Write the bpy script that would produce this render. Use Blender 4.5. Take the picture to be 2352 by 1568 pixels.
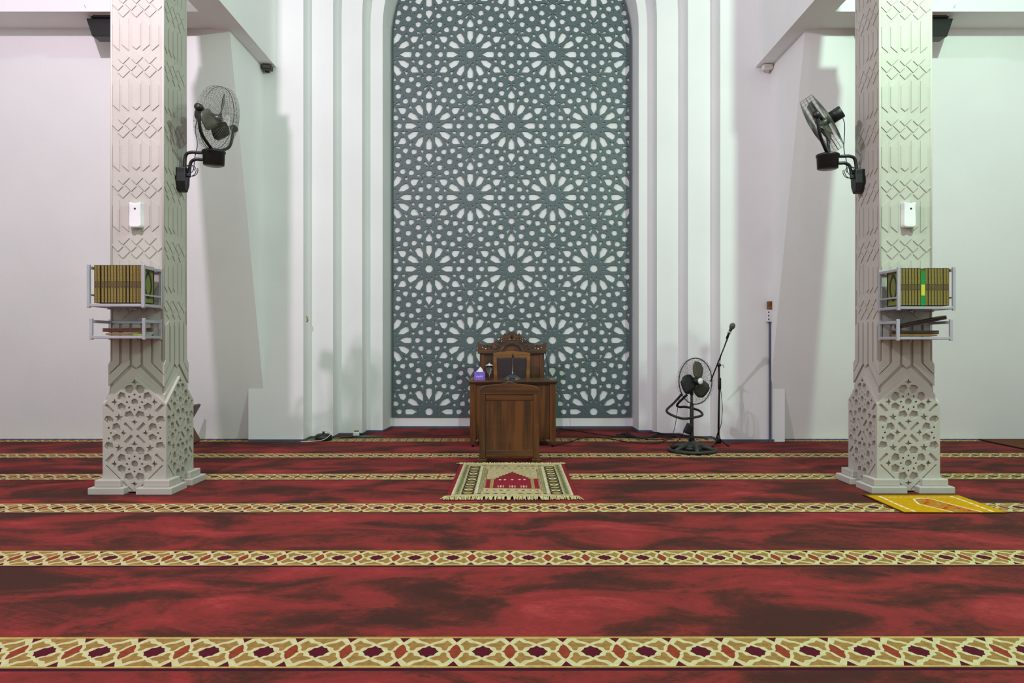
import bpy, math, random
from math import sin, cos, pi, radians
from mathutils import Vector, Matrix
from mathutils.geometry import delaunay_2d_cdt
random.seed(7)
for o in list(bpy.data.objects): bpy.data.objects.remove(o)
SC = bpy.context.scene
COL = SC.collection

# ------------------------------------------------------------------ camera, sky, lamps, exposure
F, HZ, CZ = 1700.0, 788.0, 1.128            # focal length in px, horizon row, eye height
cam = bpy.data.cameras.new('camera'); cam.sensor_width = 36; cam.lens = F/2352*36
cam.shift_y = (HZ-784)/2352
co = bpy.data.objects.new('camera', cam); COL.objects.link(co)
co.location = (0, 0, CZ); co.rotation_euler = (pi/2, 0, 0); SC.camera = co
w = bpy.data.worlds.new('world'); SC.world = w; w.use_nodes = True
w.node_tree.nodes['Background'].inputs[0].default_value = (.88, .97, .95, 1)
w.node_tree.nodes['Background'].inputs[1].default_value = .34
def lamp(name, loc, power, col, size=.05):
    l = bpy.data.lights.new(name, 'POINT'); l.energy = power; l.color = col; l.shadow_soft_size = size
    o = bpy.data.objects.new(name, l); COL.objects.link(o); o.location = loc; return o
lamp('hall_lamp', (-2.73, 3.06, 4.94), 330, (1, .82, .97))
lamp('hall_lamp', (3.0, 3.35, 4.90), 330, (.66, 1, .76))
lamp('hall_lamp', (-1.2, -3.5, 5.0), 55, (.90, 1, .95))  # weak fill light added behind the camera
lamp('hall_lamp', (1.3, -3.5, 5.0), 55, (.90, 1, .95))  # second added fill light, right of the first
SC.view_settings.view_transform = 'Standard'; SC.view_settings.look = 'None'
SC.view_settings.exposure = 0.78; SC.view_settings.gamma = 1; SC.view_settings.use_curve_mapping = False

def at(px, py, Y):                           # a point at depth Y
    return Vector(((px-1176)*Y/F, Y, CZ-(py-HZ)*Y/F))

# ------------------------------------------------------------------ materials
def srgb(r, g, b):
    f = lambda c: (c/255/12.92) if c/255 <= .04045 else ((c/255+.055)/1.055)**2.4
    return (f(r), f(g), f(b), 1)
def mat(name, c, rough=.6, metal=0, c2=None, scale=6, bump=0, bscale=200, detail=4, stretch=None, trans=0, coat=0, spec=None):
    m = bpy.data.materials.new(name); m.use_nodes = True
    n = m.node_tree.nodes; l = m.node_tree.links; b = n['Principled BSDF']
    b.inputs['Roughness'].default_value = rough; b.inputs['Metallic'].default_value = metal
    b.inputs['Base Color'].default_value = srgb(*c)
    if trans: b.inputs['Transmission Weight'].default_value = trans; b.inputs['IOR'].default_value = 1.45
    if coat: b.inputs['Coat Weight'].default_value = coat
    if spec is not None: b.inputs['Specular IOR Level'].default_value = spec
    tc = n.new('ShaderNodeTexCoord'); mp = n.new('ShaderNodeMapping'); l.new(tc.outputs['Object'], mp.inputs[0])
    if stretch: mp.inputs['Scale'].default_value = stretch
    ns = n.new('ShaderNodeTexNoise'); ns.inputs['Scale'].default_value = scale; ns.inputs['Detail'].default_value = detail
    l.new(mp.outputs[0], ns.inputs[0])
    cr = n.new('ShaderNodeValToRGB'); l.new(ns.outputs[0], cr.inputs[0]); l.new(cr.outputs[0], b.inputs['Base Color'])
    c2 = c2 or tuple(x*.93 for x in c)
    cr.color_ramp.elements[0].position = .35; cr.color_ramp.elements[0].color = srgb(*c2)
    cr.color_ramp.elements[1].position = .65; cr.color_ramp.elements[1].color = srgb(*c)
    if bump:
        n2 = n.new('ShaderNodeTexNoise'); n2.inputs['Scale'].default_value = bscale; n2.inputs['Detail'].default_value = 3
        l.new(tc.outputs['Object'], n2.inputs[0])
        bp = n.new('ShaderNodeBump'); bp.inputs['Strength'].default_value = bump; bp.inputs['Distance'].default_value = .01
        l.new(n2.outputs[0], bp.inputs['Height']); l.new(bp.outputs[0], b.inputs['Normal'])
    return m
M = {}
M['wall'] = mat('white_wall_paint', (240, 240, 241), .75, c2=(235, 235, 236), scale=1.2, bump=.12, bscale=60)
M['stone'] = mat('column_paint', (188, 184, 175), .7, c2=(181, 177, 168), scale=3, bump=.12, bscale=90)
M['screen'] = mat('grey_green_screen', (88, 104, 107), .5, c2=(82, 98, 101), scale=3)
M['tile'] = mat('grey_blue_tile', (88, 94, 112), .35, c2=(76, 82, 100), scale=5)
M['black'] = mat('black_plastic', (15, 15, 16), .45)
M['dark'] = mat('dark_green_iron', (38, 44, 42), .5)
M['wire'] = mat('grey_wire', (98, 101, 92), .35, .6)
M['wirek'] = mat('dark_wire', (30, 32, 32), .35, .4)
M['blade'] = mat('fan_blade_grey', (62, 62, 56), .35)
M['grille'] = mat('grey_mesh', (120, 120, 114), .5, .3, c2=(70, 70, 66), scale=300)
M['blade2'] = mat('fan_blade_tan', (92, 88, 78), .35)
M['alu'] = mat('brushed_aluminium', (196, 194, 204), .3, .45)
M['white'] = mat('white_plastic', (235, 235, 236), .35)
M['cable'] = mat('black_cable', (24, 24, 26), .5)
M['cablew'] = mat('white_cable', (205, 202, 190), .5)
M['cableg'] = mat('green_cable', (22, 105, 85), .5)
M['cableb'] = mat('violet_cable', (60, 58, 110), .5)
M['steel'] = mat('chrome', (190, 192, 195), .15, 1)
M['satin'] = mat('satin_steel', (120, 126, 126), .28, .9)
M['brass'] = mat('brass', (190, 150, 80), .3, 1)
M['leather'] = mat('dark_plum_leather', (52, 32, 36), .4, c2=(44, 26, 30), scale=30, bump=.2, bscale=300)
M['gold'] = mat('gold_book_spine', (142, 122, 52), .5, c2=(116, 98, 36), scale=60, bump=.2, bscale=500)
M['goldd'] = mat('gold_book_band', (104, 84, 44), .5)
M['ink'] = mat('black_book_ink', (22, 22, 20), .5)
M['olive'] = mat('olive_green_cover', (122, 128, 40), .5, c2=(104, 110, 32), scale=80)
M['page'] = mat('paper', (215, 208, 185), .8)
M['green'] = mat('green_book_cover', (8, 140, 62), .45)
M['yellow'] = mat('yellow_book_label', (212, 210, 60), .5)
M['purple'] = mat('purple_carton', (136, 104, 214), .5, c2=(120, 90, 200), scale=20)
M['tissue'] = mat('white_tissue', (240, 240, 242), .8)
M['glass'] = mat('clear_glass', (250, 252, 252), .02, c2=(250, 252, 252), trans=1)
M['stick'] = mat('brown_varnished_wood', (96, 50, 24), .4, c2=(66, 34, 18), scale=8, stretch=(1, 12, 12))
M['stickd'] = mat('dark_varnished_wood', (58, 38, 26), .4, c2=(42, 28, 20), scale=8, stretch=(1, 12, 12))
M['sticky'] = mat('yellow_pale_wood', (150, 112, 48), .5, c2=(120, 84, 34), scale=8, stretch=(1, 12, 12))
M['brownbox'] = mat('brown_wooden_box', (128, 84, 36), .5, c2=(100, 62, 26), scale=30)
def wood(name, a, b_, axis='Z'):
    st = {'Z': (7, 7, .55), 'X': (.6, 7, 9)}[axis]
    m = mat(name, a, .38, c2=b_, scale=2.2, detail=6, stretch=st, coat=.3)
    cr = [x for x in m.node_tree.nodes if x.type == 'VALTORGB'][0].color_ramp
    cr.elements[0].position = .38; cr.elements[1].position = .6
    e = cr.elements.new(.5); e.color = srgb(*[(p*.6+q*.4)*.92 for p, q in zip(a, b_)])
    return m
M['wood'] = wood('dark_teak', (104, 58, 16), (58, 33, 10))
M['woodx'] = wood('dark_teak_rail', (96, 54, 16), (58, 33, 11), 'X')
M['woodl'] = wood('light_teak', (142, 92, 30), (112, 68, 22), 'X')
# carpet
def carpet(name, cols, scale=1.9, fine=True):
    m = bpy.data.materials.new(name); m.use_nodes = True
    n = m.node_tree.nodes; l = m.node_tree.links; b = n['Principled BSDF']
    b.inputs['Roughness'].default_value = .95; b.inputs['Specular IOR Level'].default_value = .1
    b.inputs['Sheen Weight'].default_value = .06; b.inputs['Sheen Tint'].default_value = (1, .5, .55, 1)
    tc = n.new('ShaderNodeTexCoord')
    mp = n.new('ShaderNodeMapping'); l.new(tc.outputs['Object'], mp.inputs[0]); mp.inputs['Scale'].default_value = (.75, 1.35, 1)
    n1 = n.new('ShaderNodeTexNoise'); n1.inputs['Scale'].default_value = scale; n1.inputs['Detail'].default_value = 9
    n1.inputs['Roughness'].default_value = .6; n1.inputs['Distortion'].default_value = .7; l.new(mp.outputs[0], n1.inputs[0])
    n2 = n.new('ShaderNodeTexNoise'); n2.inputs['Scale'].default_value = 26; n2.inputs['Detail'].default_value = 5
    n2.inputs['Distortion'].default_value = 1.5; l.new(mp.outputs[0], n2.inputs[0])
    mx = n.new('ShaderNodeMath'); mx.operation = 'MULTIPLY_ADD'; mx.inputs[1].default_value = .2
    l.new(n2.outputs[0], mx.inputs[0]); 
    sb = n.new('ShaderNodeMath'); sb.operation = 'SUBTRACT'; sb.inputs[1].default_value = .10
    l.new(n1.outputs[0], sb.inputs[0]); l.new(sb.outputs[0], mx.inputs[2])
    cr = n.new('ShaderNodeValToRGB'); l.new(mx.outputs[0], cr.inputs[0])
    e = cr.color_ramp.elements; e[0].position = .38; e[0].color = srgb(*cols[0]); e[1].position = .68; e[1].color = srgb(*cols[-1])
    for i, c in enumerate(cols[1:-1]):
        x = e.new(.38+.30*(i+1)/(len(cols)-1)); x.color = srgb(*c)
    l.new(cr.outputs[0], b.inputs['Base Color'])
    n3 = n.new('ShaderNodeTexNoise'); n3.inputs['Scale'].default_value = 260; l.new(tc.outputs['Object'], n3.inputs[0])
    bp = n.new('ShaderNodeBump'); bp.inputs['Strength'].default_value = .5; bp.inputs['Distance'].default_value = .01
    l.new(n3.outputs[0], bp.inputs['Height']); l.new(bp.outputs[0], b.inputs['Normal'])
    return m
M['carpet'] = carpet('red_carpet', [(58, 30, 22), (80, 34, 27), (117, 40, 35), (132, 41, 41), (152, 55, 53)])
def pile(name, c, k=.86): return mat(name, c, .95, c2=tuple(x*k for x in c), scale=45, bump=.4, bscale=300, spec=.1)
M['tan'] = pile('tan_pile', (154, 118, 64)); M['cream'] = pile('cream_pile', (196, 189, 142), .92)
M['maroon'] = pile('maroon_pile', (84, 18, 34)); M['rust'] = pile('rust_pile', (140, 60, 38))
M['ochre'] = pile('ochre_pile', (180, 150, 74)); M['plum'] = pile('plum_pile', (60, 18, 36))
M['r_red'] = pile('rug_red', (134, 40, 46)); M['r_crim'] = pile('rug_crimson', (142, 36, 52)); M['r_beige'] = pile('rug_beige', (186, 172, 128))
M['r_grn'] = pile('rug_sage', (138, 140, 100)); M['r_blk'] = pile('rug_black', (40, 38, 34)); M['r_pale'] = pile('rug_pale', (212, 200, 164))
M['r_rust'] = pile('rug_rust', (168, 84, 62)); M['r_pink'] = pile('rug_pink', (196, 152, 120)); M['fringe'] = pile('rug_fringe', (214, 202, 150))
M['m_yel'] = pile('mat_yellow', (204, 152, 8), .92); M['m_wht'] = pile('mat_white', (232, 222, 176), .95); M['m_org'] = pile('mat_orange', (196, 120, 30))
M['m_blue'] = pile('mat_blue', (120, 168, 176)); M['m_red'] = pile('mat_red', (158, 60, 24)); M['m_grn'] = pile('mat_green', (150, 160, 60)); M['m_edge'] = pile('mat_edge', (112, 84, 20))
M['brownmat'] = pile('brown_mat', (112, 66, 44))

# ------------------------------------------------------------------ mesh builder
class MB:
    def __init__(s): s.v = []; s.f = []; s.m = []; s.mats = []; s.sm = []
    def mi(s, name):
        if name not in s.mats: s.mats.append(name)
        return s.mats.index(name)
    def add(s, vs, fs, m, smooth=False):
        o = len(s.v); s.v += [tuple(p) for p in vs]; k = s.mi(m)
        for f in fs: s.f.append([i+o for i in f]); s.m.append(k); s.sm.append(smooth)
        return s
    def box(s, a, b, m, R=None, org=None):
        vs = [Vector((x, y, z)) for x in (a[0], b[0]) for y in (a[1], b[1]) for z in (a[2], b[2])]
        if R is not None:
            org = Vector(org or (0, 0, 0)); vs = [org + R @ v for v in vs]
        return s.add(vs, [(0, 1, 3, 2), (4, 6, 7, 5), (0, 4, 5, 1), (2, 3, 7, 6), (0, 2, 6, 4), (1, 5, 7, 3)], m)
    def tube(s, pts, r, m, n=8, closed=False, caps=True, r1=None):
        pts = [Vector(p) for p in pts]; N = len(pts); rings = []
        up = None
        for i, p in enumerate(pts):
            if closed: t = pts[(i+1) % N]-pts[i-1]
            else: t = pts[min(i+1, N-1)]-pts[max(i-1, 0)]
            t.normalize()
            if up is None:
                up = Vector((0, 0, 1)) if abs(t.z) < .9 else Vector((1, 0, 0))
            a = t.cross(up)
            if a.length < 1e-5: a = t.orthogonal()
            a.normalize(); b = a.cross(t); b.normalize(); up = b
            rr = r if r1 is None else r+(r1-r)*i/max(N-1, 1)
            rings.append([p+a*rr*cos(2*pi*k/n)+b*rr*sin(2*pi*k/n) for k in range(n)])
        vs = [q for ring in rings for q in ring]; fs = []
        for i in range(N if closed else N-1):
            j = (i+1) % N
            for k in range(n): fs.append((i*n+k, i*n+(k+1) % n, j*n+(k+1) % n, j*n+k))
        if caps and not closed: fs += [tuple(range(n))[::-1], tuple((N-1)*n+k for k in range(n))]
        return s.add(vs, fs, m, True)
    def lathe(s, prof, m, org=(0, 0, 0), axis=(0, 0, 1), n=24, smooth=True):
        ax = Vector(axis).normalized(); a = ax.orthogonal().normalized(); b = ax.cross(a); org = Vector(org)
        vs = []; fs = []
        for r, h in prof:
            for k in range(n): vs.append(org+ax*h+(a*cos(2*pi*k/n)+b*sin(2*pi*k/n))*max(r, 1e-5))
        for i in range(len(prof)-1):
            for k in range(n): fs.append((i*n+k, i*n+(k+1) % n, (i+1)*n+(k+1) % n, (i+1)*n+k))
        if prof[0][0] > 1e-4: fs.append(tuple(range(n))[::-1])
        if prof[-1][0] > 1e-4: fs.append(tuple((len(prof)-1)*n+k for k in range(n)))
        return s.add(vs, fs, m, smooth)
    def prism(s, poly, h0, h1, fr, m):
        n = len(poly); vs = [fr(u, v, h0) for u, v in poly]+[fr(u, v, h1) for u, v in poly]
        fs = [tuple(range(n))[::-1], tuple(range(n, 2*n))]+[(i, (i+1) % n, n+(i+1) % n, n+i) for i in range(n)]
        return s.add(vs, fs, m)
    def relief(s, polys, levels, mats, fr, back=None, side=None, uvback=False, skipu=None):
        """polygons drawn over each other; each ends at its own level (None = hole)"""
        vs = []; fc = []
        for p in polys:
            if sum(p[i][0]*p[(i+1) % len(p)][1]-p[(i+1) % len(p)][0]*p[i][1] for i in range(len(p))) < 0: p = p[::-1]
            o = len(vs); vs += [Vector((float(a), float(b))) for a, b in p]; fc.append(list(range(o, o+len(p))))
        V, E, T, _, _, OF = delaunay_2d_cdt(vs, [], fc, 1, 1e-5)
        lv = []; mt = []
        for i, t in enumerate(T):
            ids = OF[i]
            if not ids: lv.append(None); mt.append(None); continue
            k = max(ids); lv.append(levels[k]); mt.append(mats[k])
        edges = {}
        for i, t in enumerate(T):
            for j in range(len(t)):
                a, b = t[j], t[(j+1) % len(t)]; edges.setdefault((min(a, b), max(a, b)), []).append((i, a, b))
        cache = {}; nv = []
        def vid(a, h):
            k = (a, round(h, 6))
            if k not in cache: cache[k] = len(nv); nv.append(fr(V[a].x, V[a].y, h))
            return cache[k]
        by = {}
        for i, t in enumerate(T):
            if lv[i] is None: continue
            by.setdefault(mt[i], []).append(tuple(vid(a, lv[i]) for a in t))
            if uvback and back is not None: by[mt[i]].append(tuple(vid(a, back) for a in reversed(t)))
        for e, L in edges.items():
            l0 = lv[L[0][0]]; l1 = lv[L[1][0]] if len(L) > 1 else None
            if l0 == l1: continue
            if (l0 is None or l1 is None):
                if back is None: continue
                if skipu and abs(V[e[0]].x) > skipu and abs(V[e[1]].x) > skipu: continue
                hi, q = (l0, L[0]) if l1 is None else (l1, L[1]); lo = back
            else: (hi, q, lo) = (l0, L[0], l1) if l0 > l1 else (l1, L[1], l0)
            i, a, b = q
            by.setdefault(side or mt[i], []).append((vid(b, hi), vid(a, hi), vid(a, lo), vid(b, lo)))
        o = len(s.v); s.v += [tuple(p) for p in nv]
        for m_, fs in by.items():
            k = s.mi(m_)
            for f in fs: s.f.append([x+o for x in f]); s.m.append(k); s.sm.append(False)
        return s
    def build(s, name, parent=None, org=None, bevel=0, smooth=None, recalc=True):
        me = bpy.data.meshes.new(name); org = Vector(org) if org is not None else Vector((0, 0, 0))
        me.from_pydata([tuple(Vector(p)-org) for p in s.v], [], s.f)
        for m_ in s.mats: me.materials.append(M[m_])
        me.polygons.foreach_set('material_index', s.m)
        me.polygons.foreach_set('use_smooth', s.sm)
        if recalc:
            import bmesh
            b = bmesh.new(); b.from_mesh(me); bmesh.ops.recalc_face_normals(b, faces=b.faces); b.to_mesh(me); b.free()
        me.update()
        o = bpy.data.objects.new(name, me); COL.objects.link(o); o.location = org
        if parent is not None: o.parent = parent
        if bevel:
            bv = o.modifiers.new('bevel', 'BEVEL'); bv.width = bevel; bv.segments = 2; bv.limit_method = 'ANGLE'
        return o
def tag(o, label, cat, group=None):
    o['label'] = label; o['category'] = cat
    if group: o['group'] = group
    return o
def thing(name, label, cat, loc=(0, 0, 0), group=None):
    """empty at the thing's base; children are built in world coordinates and re-based"""
    o = bpy.data.objects.new(name, None); o.empty_display_size = .1; COL.objects.link(o); o.location = loc
    return tag(o, label, cat, group)
def part(mb, name, parent, **k):
    o = mb.build(name, None, **k)
    p = parent; off = Vector((0, 0, 0))
    while p is not None: off += p.location; p = p.parent
    o.location = o.location-off; o.parent = parent
    return o
def struct(o, label=None):
    o['kind'] = 'structure'
    if label: o['label'] = label
    return o
XZ = lambda Y: (lambda u, v, h: Vector((u, Y-h, v)))        # facing the viewer, h towards the viewer
FL = lambda Z: (lambda u, v, h: Vector((u, v, Z+h)))        # flat on the floor
def circ(x, y, r, n=8, a0=0): return [(x+r*cos(a0+2*pi*k/n), y+r*sin(a0+2*pi*k/n)) for k in range(n)]

# ------------------------------------------------------------------ floor: red carpet with woven bands
PER, HB = .2, .137
def band_cell():
    P = [[(-.5, -1.17), (.5, -1.17), (.5, 1), (-.5, 1)]]; Ms = ['ochre']
    def a(p, m): P.append(p); Ms.append(m)
    a([(-.5, -1.17), (.5, -1.17), (.5, -.99), (-.5, -.99)], 'plum')
    a([(-.5, -.90), (.5, -.90), (.5, .90), (-.5, .90)], 'cream')
    ma = [(0, .38), (.055, .27), (.12, .24), (.15, .11), (.2, 0)]
    mm = ma+[(x, -y) for x, y in ma[-2::-1]]; mm += [(-x, y) for x, y in mm[-2:0:-1]]
    a(mm, 'maroon')
    for c in (-.5, .5):
        q = [(0, .47), (.05, .36), (.085, .2), (.1, .08), (.145, 0)]
        h = q+[(x, -y) for x, y in q[-2::-1]]
        if c < 0: a([(c+x, y) for x, y in h], 'rust')
        else: a([(c-x, y) for x, y in h], 'rust')
        for s in (1, -1):
            a([(c, .9*s), (c+(.1 if c < 0 else -.1), .9*s), (c, .6*s)], 'maroon')
    for s in (1, -1):
        a([(-.26, .87*s), (.26, .87*s), (.17, .69*s), (.08, .63*s), (0, .5*s), (-.08, .63*s), (-.17, .69*s)], 'tan')
        for t in (1, -1):
            a([(t*x, s*y) for x, y in [(.06, .42), (.14, .53), (.24, .56), (.32, .73), (.43, .47), (.36, .3), (.34, .1), (.31, .06), (.26, .08), (.23, .26), (.13, .31)]], 'tan')
    return [[(x*PER, y*HB) for x, y in p] for p in P], Ms
polys, bm_ = band_cell()
cell = MB().relief(polys, [0]*len(polys), bm_, FL(0))
fl = MB(); X0, X1 = -8.0, 8.0
bands = [2.71+1.186*k for k in range(-1, 6)]
cuts = [-9.0]
for yb in bands:
    fl.add([(X0, cuts[-1], 0), (X1, cuts[-1], 0), (X1, yb-1.17*HB, 0), (X0, yb-1.17*HB, 0)], [(0, 1, 2, 3)], 'carpet')
    cuts.append(yb+HB)
fl.add([(X0, cuts[-1], 0), (X1, cuts[-1], 0), (X1, 10.2, 0), (X0, 10.2, 0)], [(0, 1, 2, 3)], 'carpet')
NX = int((X1-X0)/PER)
for yb in bands:
    for i in range(NX):
        xo = X0+PER/2+i*PER; o = len(fl.v)
        fl.v += [(x+xo+.1*0, y+yb, 0) for x, y, z in cell.v]
        for f, m_ in zip(cell.f, cell.m): fl.f.append([k+o for k in f]); fl.m.append(fl.mi(cell.mats[m_])); fl.sm.append(False)
fo = fl.build('floor', recalc=False); fo.rotation_euler[2] = .003
struct(fo, 'red mottled carpet with cream and tan woven prayer-row bands')

# ------------------------------------------------------------------ walls
ZS = 5.14; ZT = 8.0
prof = [(1.611, 1.600, 9.828), (1.64, 1.606, 9.38), (1.838, 1.768, 9.38), (1.838, 1.778, 9.08), (2.122, 2.062, 9.08), (2.122, 2.088, 8.78), (2.391, 2.370, 8.78), (2.391, 2.386, 8.48)]
def arch(rl, rr, Y, n=40):
    c = (rr-rl)/2; r = (rl+rr)/2
    return [(-rl, Y, -.05)]+[(c-r*cos(pi*k/n), Y, ZS+r*sin(pi*k/n)) for k in range(n+1)]+[(rr, Y, -.05)]
wb = MB(); rows = [arch(*p) for p in prof]; n = len(rows[0])
for a, b in zip(rows, rows[1:]):
    wb.add(a+b, [(i, i+1, n+i+1, n+i) for i in range(n-1)], 'wall')
outer = []
XL, XR = -2.85, 2.96
for i, (x, y, z) in enumerate(rows[-1]):
    if z < ZS+.001: outer.append((XL if x < 0 else XR, y, z))
    else:
        dx, dz = x, z-ZS; s = min((ZT-ZS)/dz, ((XR if dx > 0 else -XL)/abs(dx)) if abs(dx) > 1e-4 else 1e9)
        outer.append((dx*s, y, ZS+dz*s))
wb.add(rows[-1]+outer, [(i, i+1, n+i+1, n+i) for i in range(n-1)], 'wall')
wb.add([(XL, 8.48, ZT), (XR, 8.48, ZT), (outer[1][0], 8.48, ZT)], [], 'wall')
wb.add([(-1.9, 9.828, -.05), (1.9, 9.828, -.05), (1.9, 9.828, ZT), (-1.9, 9.828, ZT)], [(0, 1, 2, 3)], 'wall')
# corners above the arch springing
for sx, X in ((-1, XL), (1, XR)):
    k = [p for p in outer if abs(p[2]-ZT) < 1e-3 and p[0]*sx > 0]
    kk = [p for p in outer if abs(p[0]-X) < 1e-3]
    p1 = max(k, key=lambda p: p[0]*sx); p2 = max(kk, key=lambda p: p[2])
    wb.add([p1, p2, (X, 8.48, ZT)], [(0, 1, 2)], 'wall')
struct(wb.build('wall_back', recalc=False), 'white stepped arch wall around the screen niche')
SIDE = {-1: dict(e=-2.85, lo=(-3.02, -2.85), bi=-2.70, bo=-2.99), 1: dict(e=2.96, lo=(2.96, 3.125), bi=2.79, bo=3.08)}
for sx, nm in ((-1, 'left'), (1, 'right')):
    d = SIDE[sx]; far = sx*7.6
    mb = MB(); a, b = sorted((d['e'], far))
    pl = [(8.66, -.05), (7.47, 4.30), (7.08, 4.30), (7.08, ZT), (9.9, ZT), (9.9, -.05)]
    # inclined lower wall and the fascia over it
    vs = [(a, y, z) for y, z in pl]+[(b, y, z) for y, z in pl]
    mb.add(vs, [(0, 1, 7, 6), (1, 2, 8, 7), (2, 3, 9, 8), (3, 4, 10, 9), (4, 5, 11, 10), (0, 5, 4, 3, 2, 1), (6, 7, 8, 9, 10, 11)], 'wall')
    struct(mb.build('wall_'+nm), 'white inclined side-bay wall below a deep fascia')
    mb = MB().box((d['lo'][0], 8.48, -.05), (d['lo'][1], 8.9, .775), 'wall')
    struct(mb.build('trim_1' if sx < 0 else 'trim_2'), 'low white wall block beside the leaning wall')
    x0, x1 = sorted((d['bi'], d['bo']))
    mb = MB().box((x0, 5.62, 4.29), (x1, 8.6, ZT), 'wall')
    struct(mb.build('trim_3' if sx < 0 else 'trim_4'), 'white ceiling beam running back from the column')
    mb = MB().box((far-.05, -9, -.05), (far+.05, 9.9, ZT), 'wall')
    struct(mb.build('wall_outer_'+nm))
# skirting tiles
def skirt(name, pts, h=.028, t=.012):
    mb = MB()
    for (x0, y0), (x1, y1) in zip(pts, pts[1:]):
        d = Vector((x1-x0, y1-y0, 0)); 
        if d.length < 1e-4: continue
        d.normalize(); nn = Vector((d.y, -d.x, 0))*t
        if abs(d.x) > .9 and nn.y > 0: nn = -nn
        if abs(d.x) <= .9 and nn.x*x0 > 0: nn = -nn
        e = d*t*.99
        A = Vector((x0, y0, 0)); B = Vector((x1, y1, 0))
        p = [A, B, B+nn, A+nn]
        mb.add([q for q in p]+[q+Vector((0, 0, h)) for q in p], [(0, 3, 2, 1), (4, 5, 6, 7), (0, 1, 5, 4), (1, 2, 6, 5), (2, 3, 7, 6), (3, 0, 4, 7)], 'tile')
    return struct(mb.build(name), 'grey-blue tile skirting')
skirt('baseboard_back', [(-3.02, 8.48)]+[(-p[0], p[2]) for p in prof[::-1]]+[(p[1], p[2]) for p in prof]+[(3.0, 8.48)])
skirt('baseboard_left', [(-7.5, 8.655), (-3.02, 8.655)])
skirt('baseboard_right', [(3.125, 8.655), (7.5, 8.655)], h=.012)

# ------------------------------------------------------------------ pierced screen
LS = 1.0924; SY = 9.80; OX, OZ = -.008, 4.01
U = 1/1486.0
def rot(p, a, c=(0, 0)): return [(c[0]+x*cos(a)-y*sin(a), c[1]+x*sin(a)+y*cos(a)) for x, y in p]
def holes_O():
    H = []
    H.append([((80 if k % 2 == 0 else 64)*cos(pi*k/12), (80 if k % 2 == 0 else 64)*sin(pi*k/12)) for k in range(24)])
    for k in range(12):
        a = k*pi/6
        H.append(rot([(205, 0), (305, 55), (418, 54), (434, 0), (418, -54), (305, -55)], a))
        a2 = a+pi/12
        H.append(rot([(150, 0), (178, 13), (214, 7), (205, 0), (214, -7), (178, -13)], a2))
        st = []
        for j in range(5):
            t = pi+j*2*pi/5; R = 88 if j == 0 else 50
            st.append((475+R*cos(t), R*sin(t))); t += pi/5; st.append((475+21*cos(t), 21*sin(t)))
        H.append(rot(st, a2))
        if k % 2 == 1:
            H.append(rot([(484, 0), (497, 54), (552, 66), (655, 0), (552, -66), (497, -54)], a))
            for s in (1, -1): H.append(rot([(738, 4*s), (668, 103*s), (655, 84*s), (630, 68*s)], a))
    return H
def holes_M():
    H = [circ(0, 0, 55, 8, pi/8)]
    for k in range(8):
        a = k*pi/4
        H.append(rot([(143, 0), (192, 53), (238, 46), (257, 0), (238, -46), (192, -53)], a))
        H.append(rot([(128, 0), (143, 8), (150, 0), (143, -8)], a+pi/8))
    return H
def holes_C():
    H = [circ(0, 0, 62, 6, pi/2)]
    for k in range(3):
        a = -pi/2+k*2*pi/3
        for s in (1, -1): H.append(rot([(107, 5*s), (86, 52*s), (128, 52*s)], a))
    return H
hO, hM, hC = holes_O(), holes_M(), holes_C()
S = LS*U
xl, xr, zb = -1.597, 1.587, .150
sc_polys = []; cxs = (xl+xr)/2; rw = (xr-xl)/2
outl = [(xl, zb), (xr, zb)]+[(cxs+rw*cos(pi*k/32), ZS+rw*sin(pi*k/32)) for k in range(33)]
sc_polys.append(outl)
def inside(p, mrg=0):
    x, z = p
    if z < zb-mrg: return False
    if z < ZS: return xl-mrg < x < xr+mrg
    return math.hypot(x-cxs, z-ZS) < rw+mrg
def clip(q, C):
    for i in range(len(C)):
        A, B = C[i], C[(i+1) % len(C)]; f = lambda p: (B[0]-A[0])*(p[1]-A[1])-(B[1]-A[1])*(p[0]-A[0])
        r = []
        for j in range(len(q)):
            p, n_ = q[j], q[(j+1) % len(q)]; fp, fn_ = f(p), f(n_)
            if fp >= 0: r.append(p)
            if (fp >= 0) != (fn_ >= 0): t = fp/(fp-fn_); r.append((p[0]+(n_[0]-p[0])*t, p[1]+(n_[1]-p[1])*t))
        q = r
        if not q: break
    return q
_d = .015
CLIP = [(xl+_d, zb+_d), (xr-_d, zb+_d)]+[(cxs+(rw-_d)*cos(pi*k/24), ZS+(rw-_d)*sin(pi*k/24)) for k in range(25)]
def put(H, cx, cz, a=0):
    for h in H:
        q = [(x*S+cx, y*S+cz) for x, y in rot(h, a)]
        if all(inside(p) for p in q): sc_polys.append(q)
        elif any(inside(p) for p in q):
            r = clip(q, CLIP)                       # cut the hole at the frame
            if len(r) < 3: continue
            ar = abs(sum(r[i][0]*r[(i+1) % len(r)][1]-r[(i+1) % len(r)][0]*r[i][1] for i in range(len(r))))/2
            if ar > 6e-4: sc_polys.append(r)
rh = LS*math.sqrt(3)/2
for j in range(-5, 5):
    for i in range(-3, 4):
        cx = OX+LS*(i+(.5 if j % 2 else 0)); cz = OZ+rh*j
        put(hO, cx, cz)
        for k in range(3):
            a = k*pi/3; put([h for q, h in enumerate(hM)], cx+LS/2*cos(a), cz+LS/2*sin(a), a)
        put(hC, cx+LS/2, cz+rh/3, pi)
        put(hC, cx+LS/2, cz-rh/3, 0)
nh = len(sc_polys)
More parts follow.
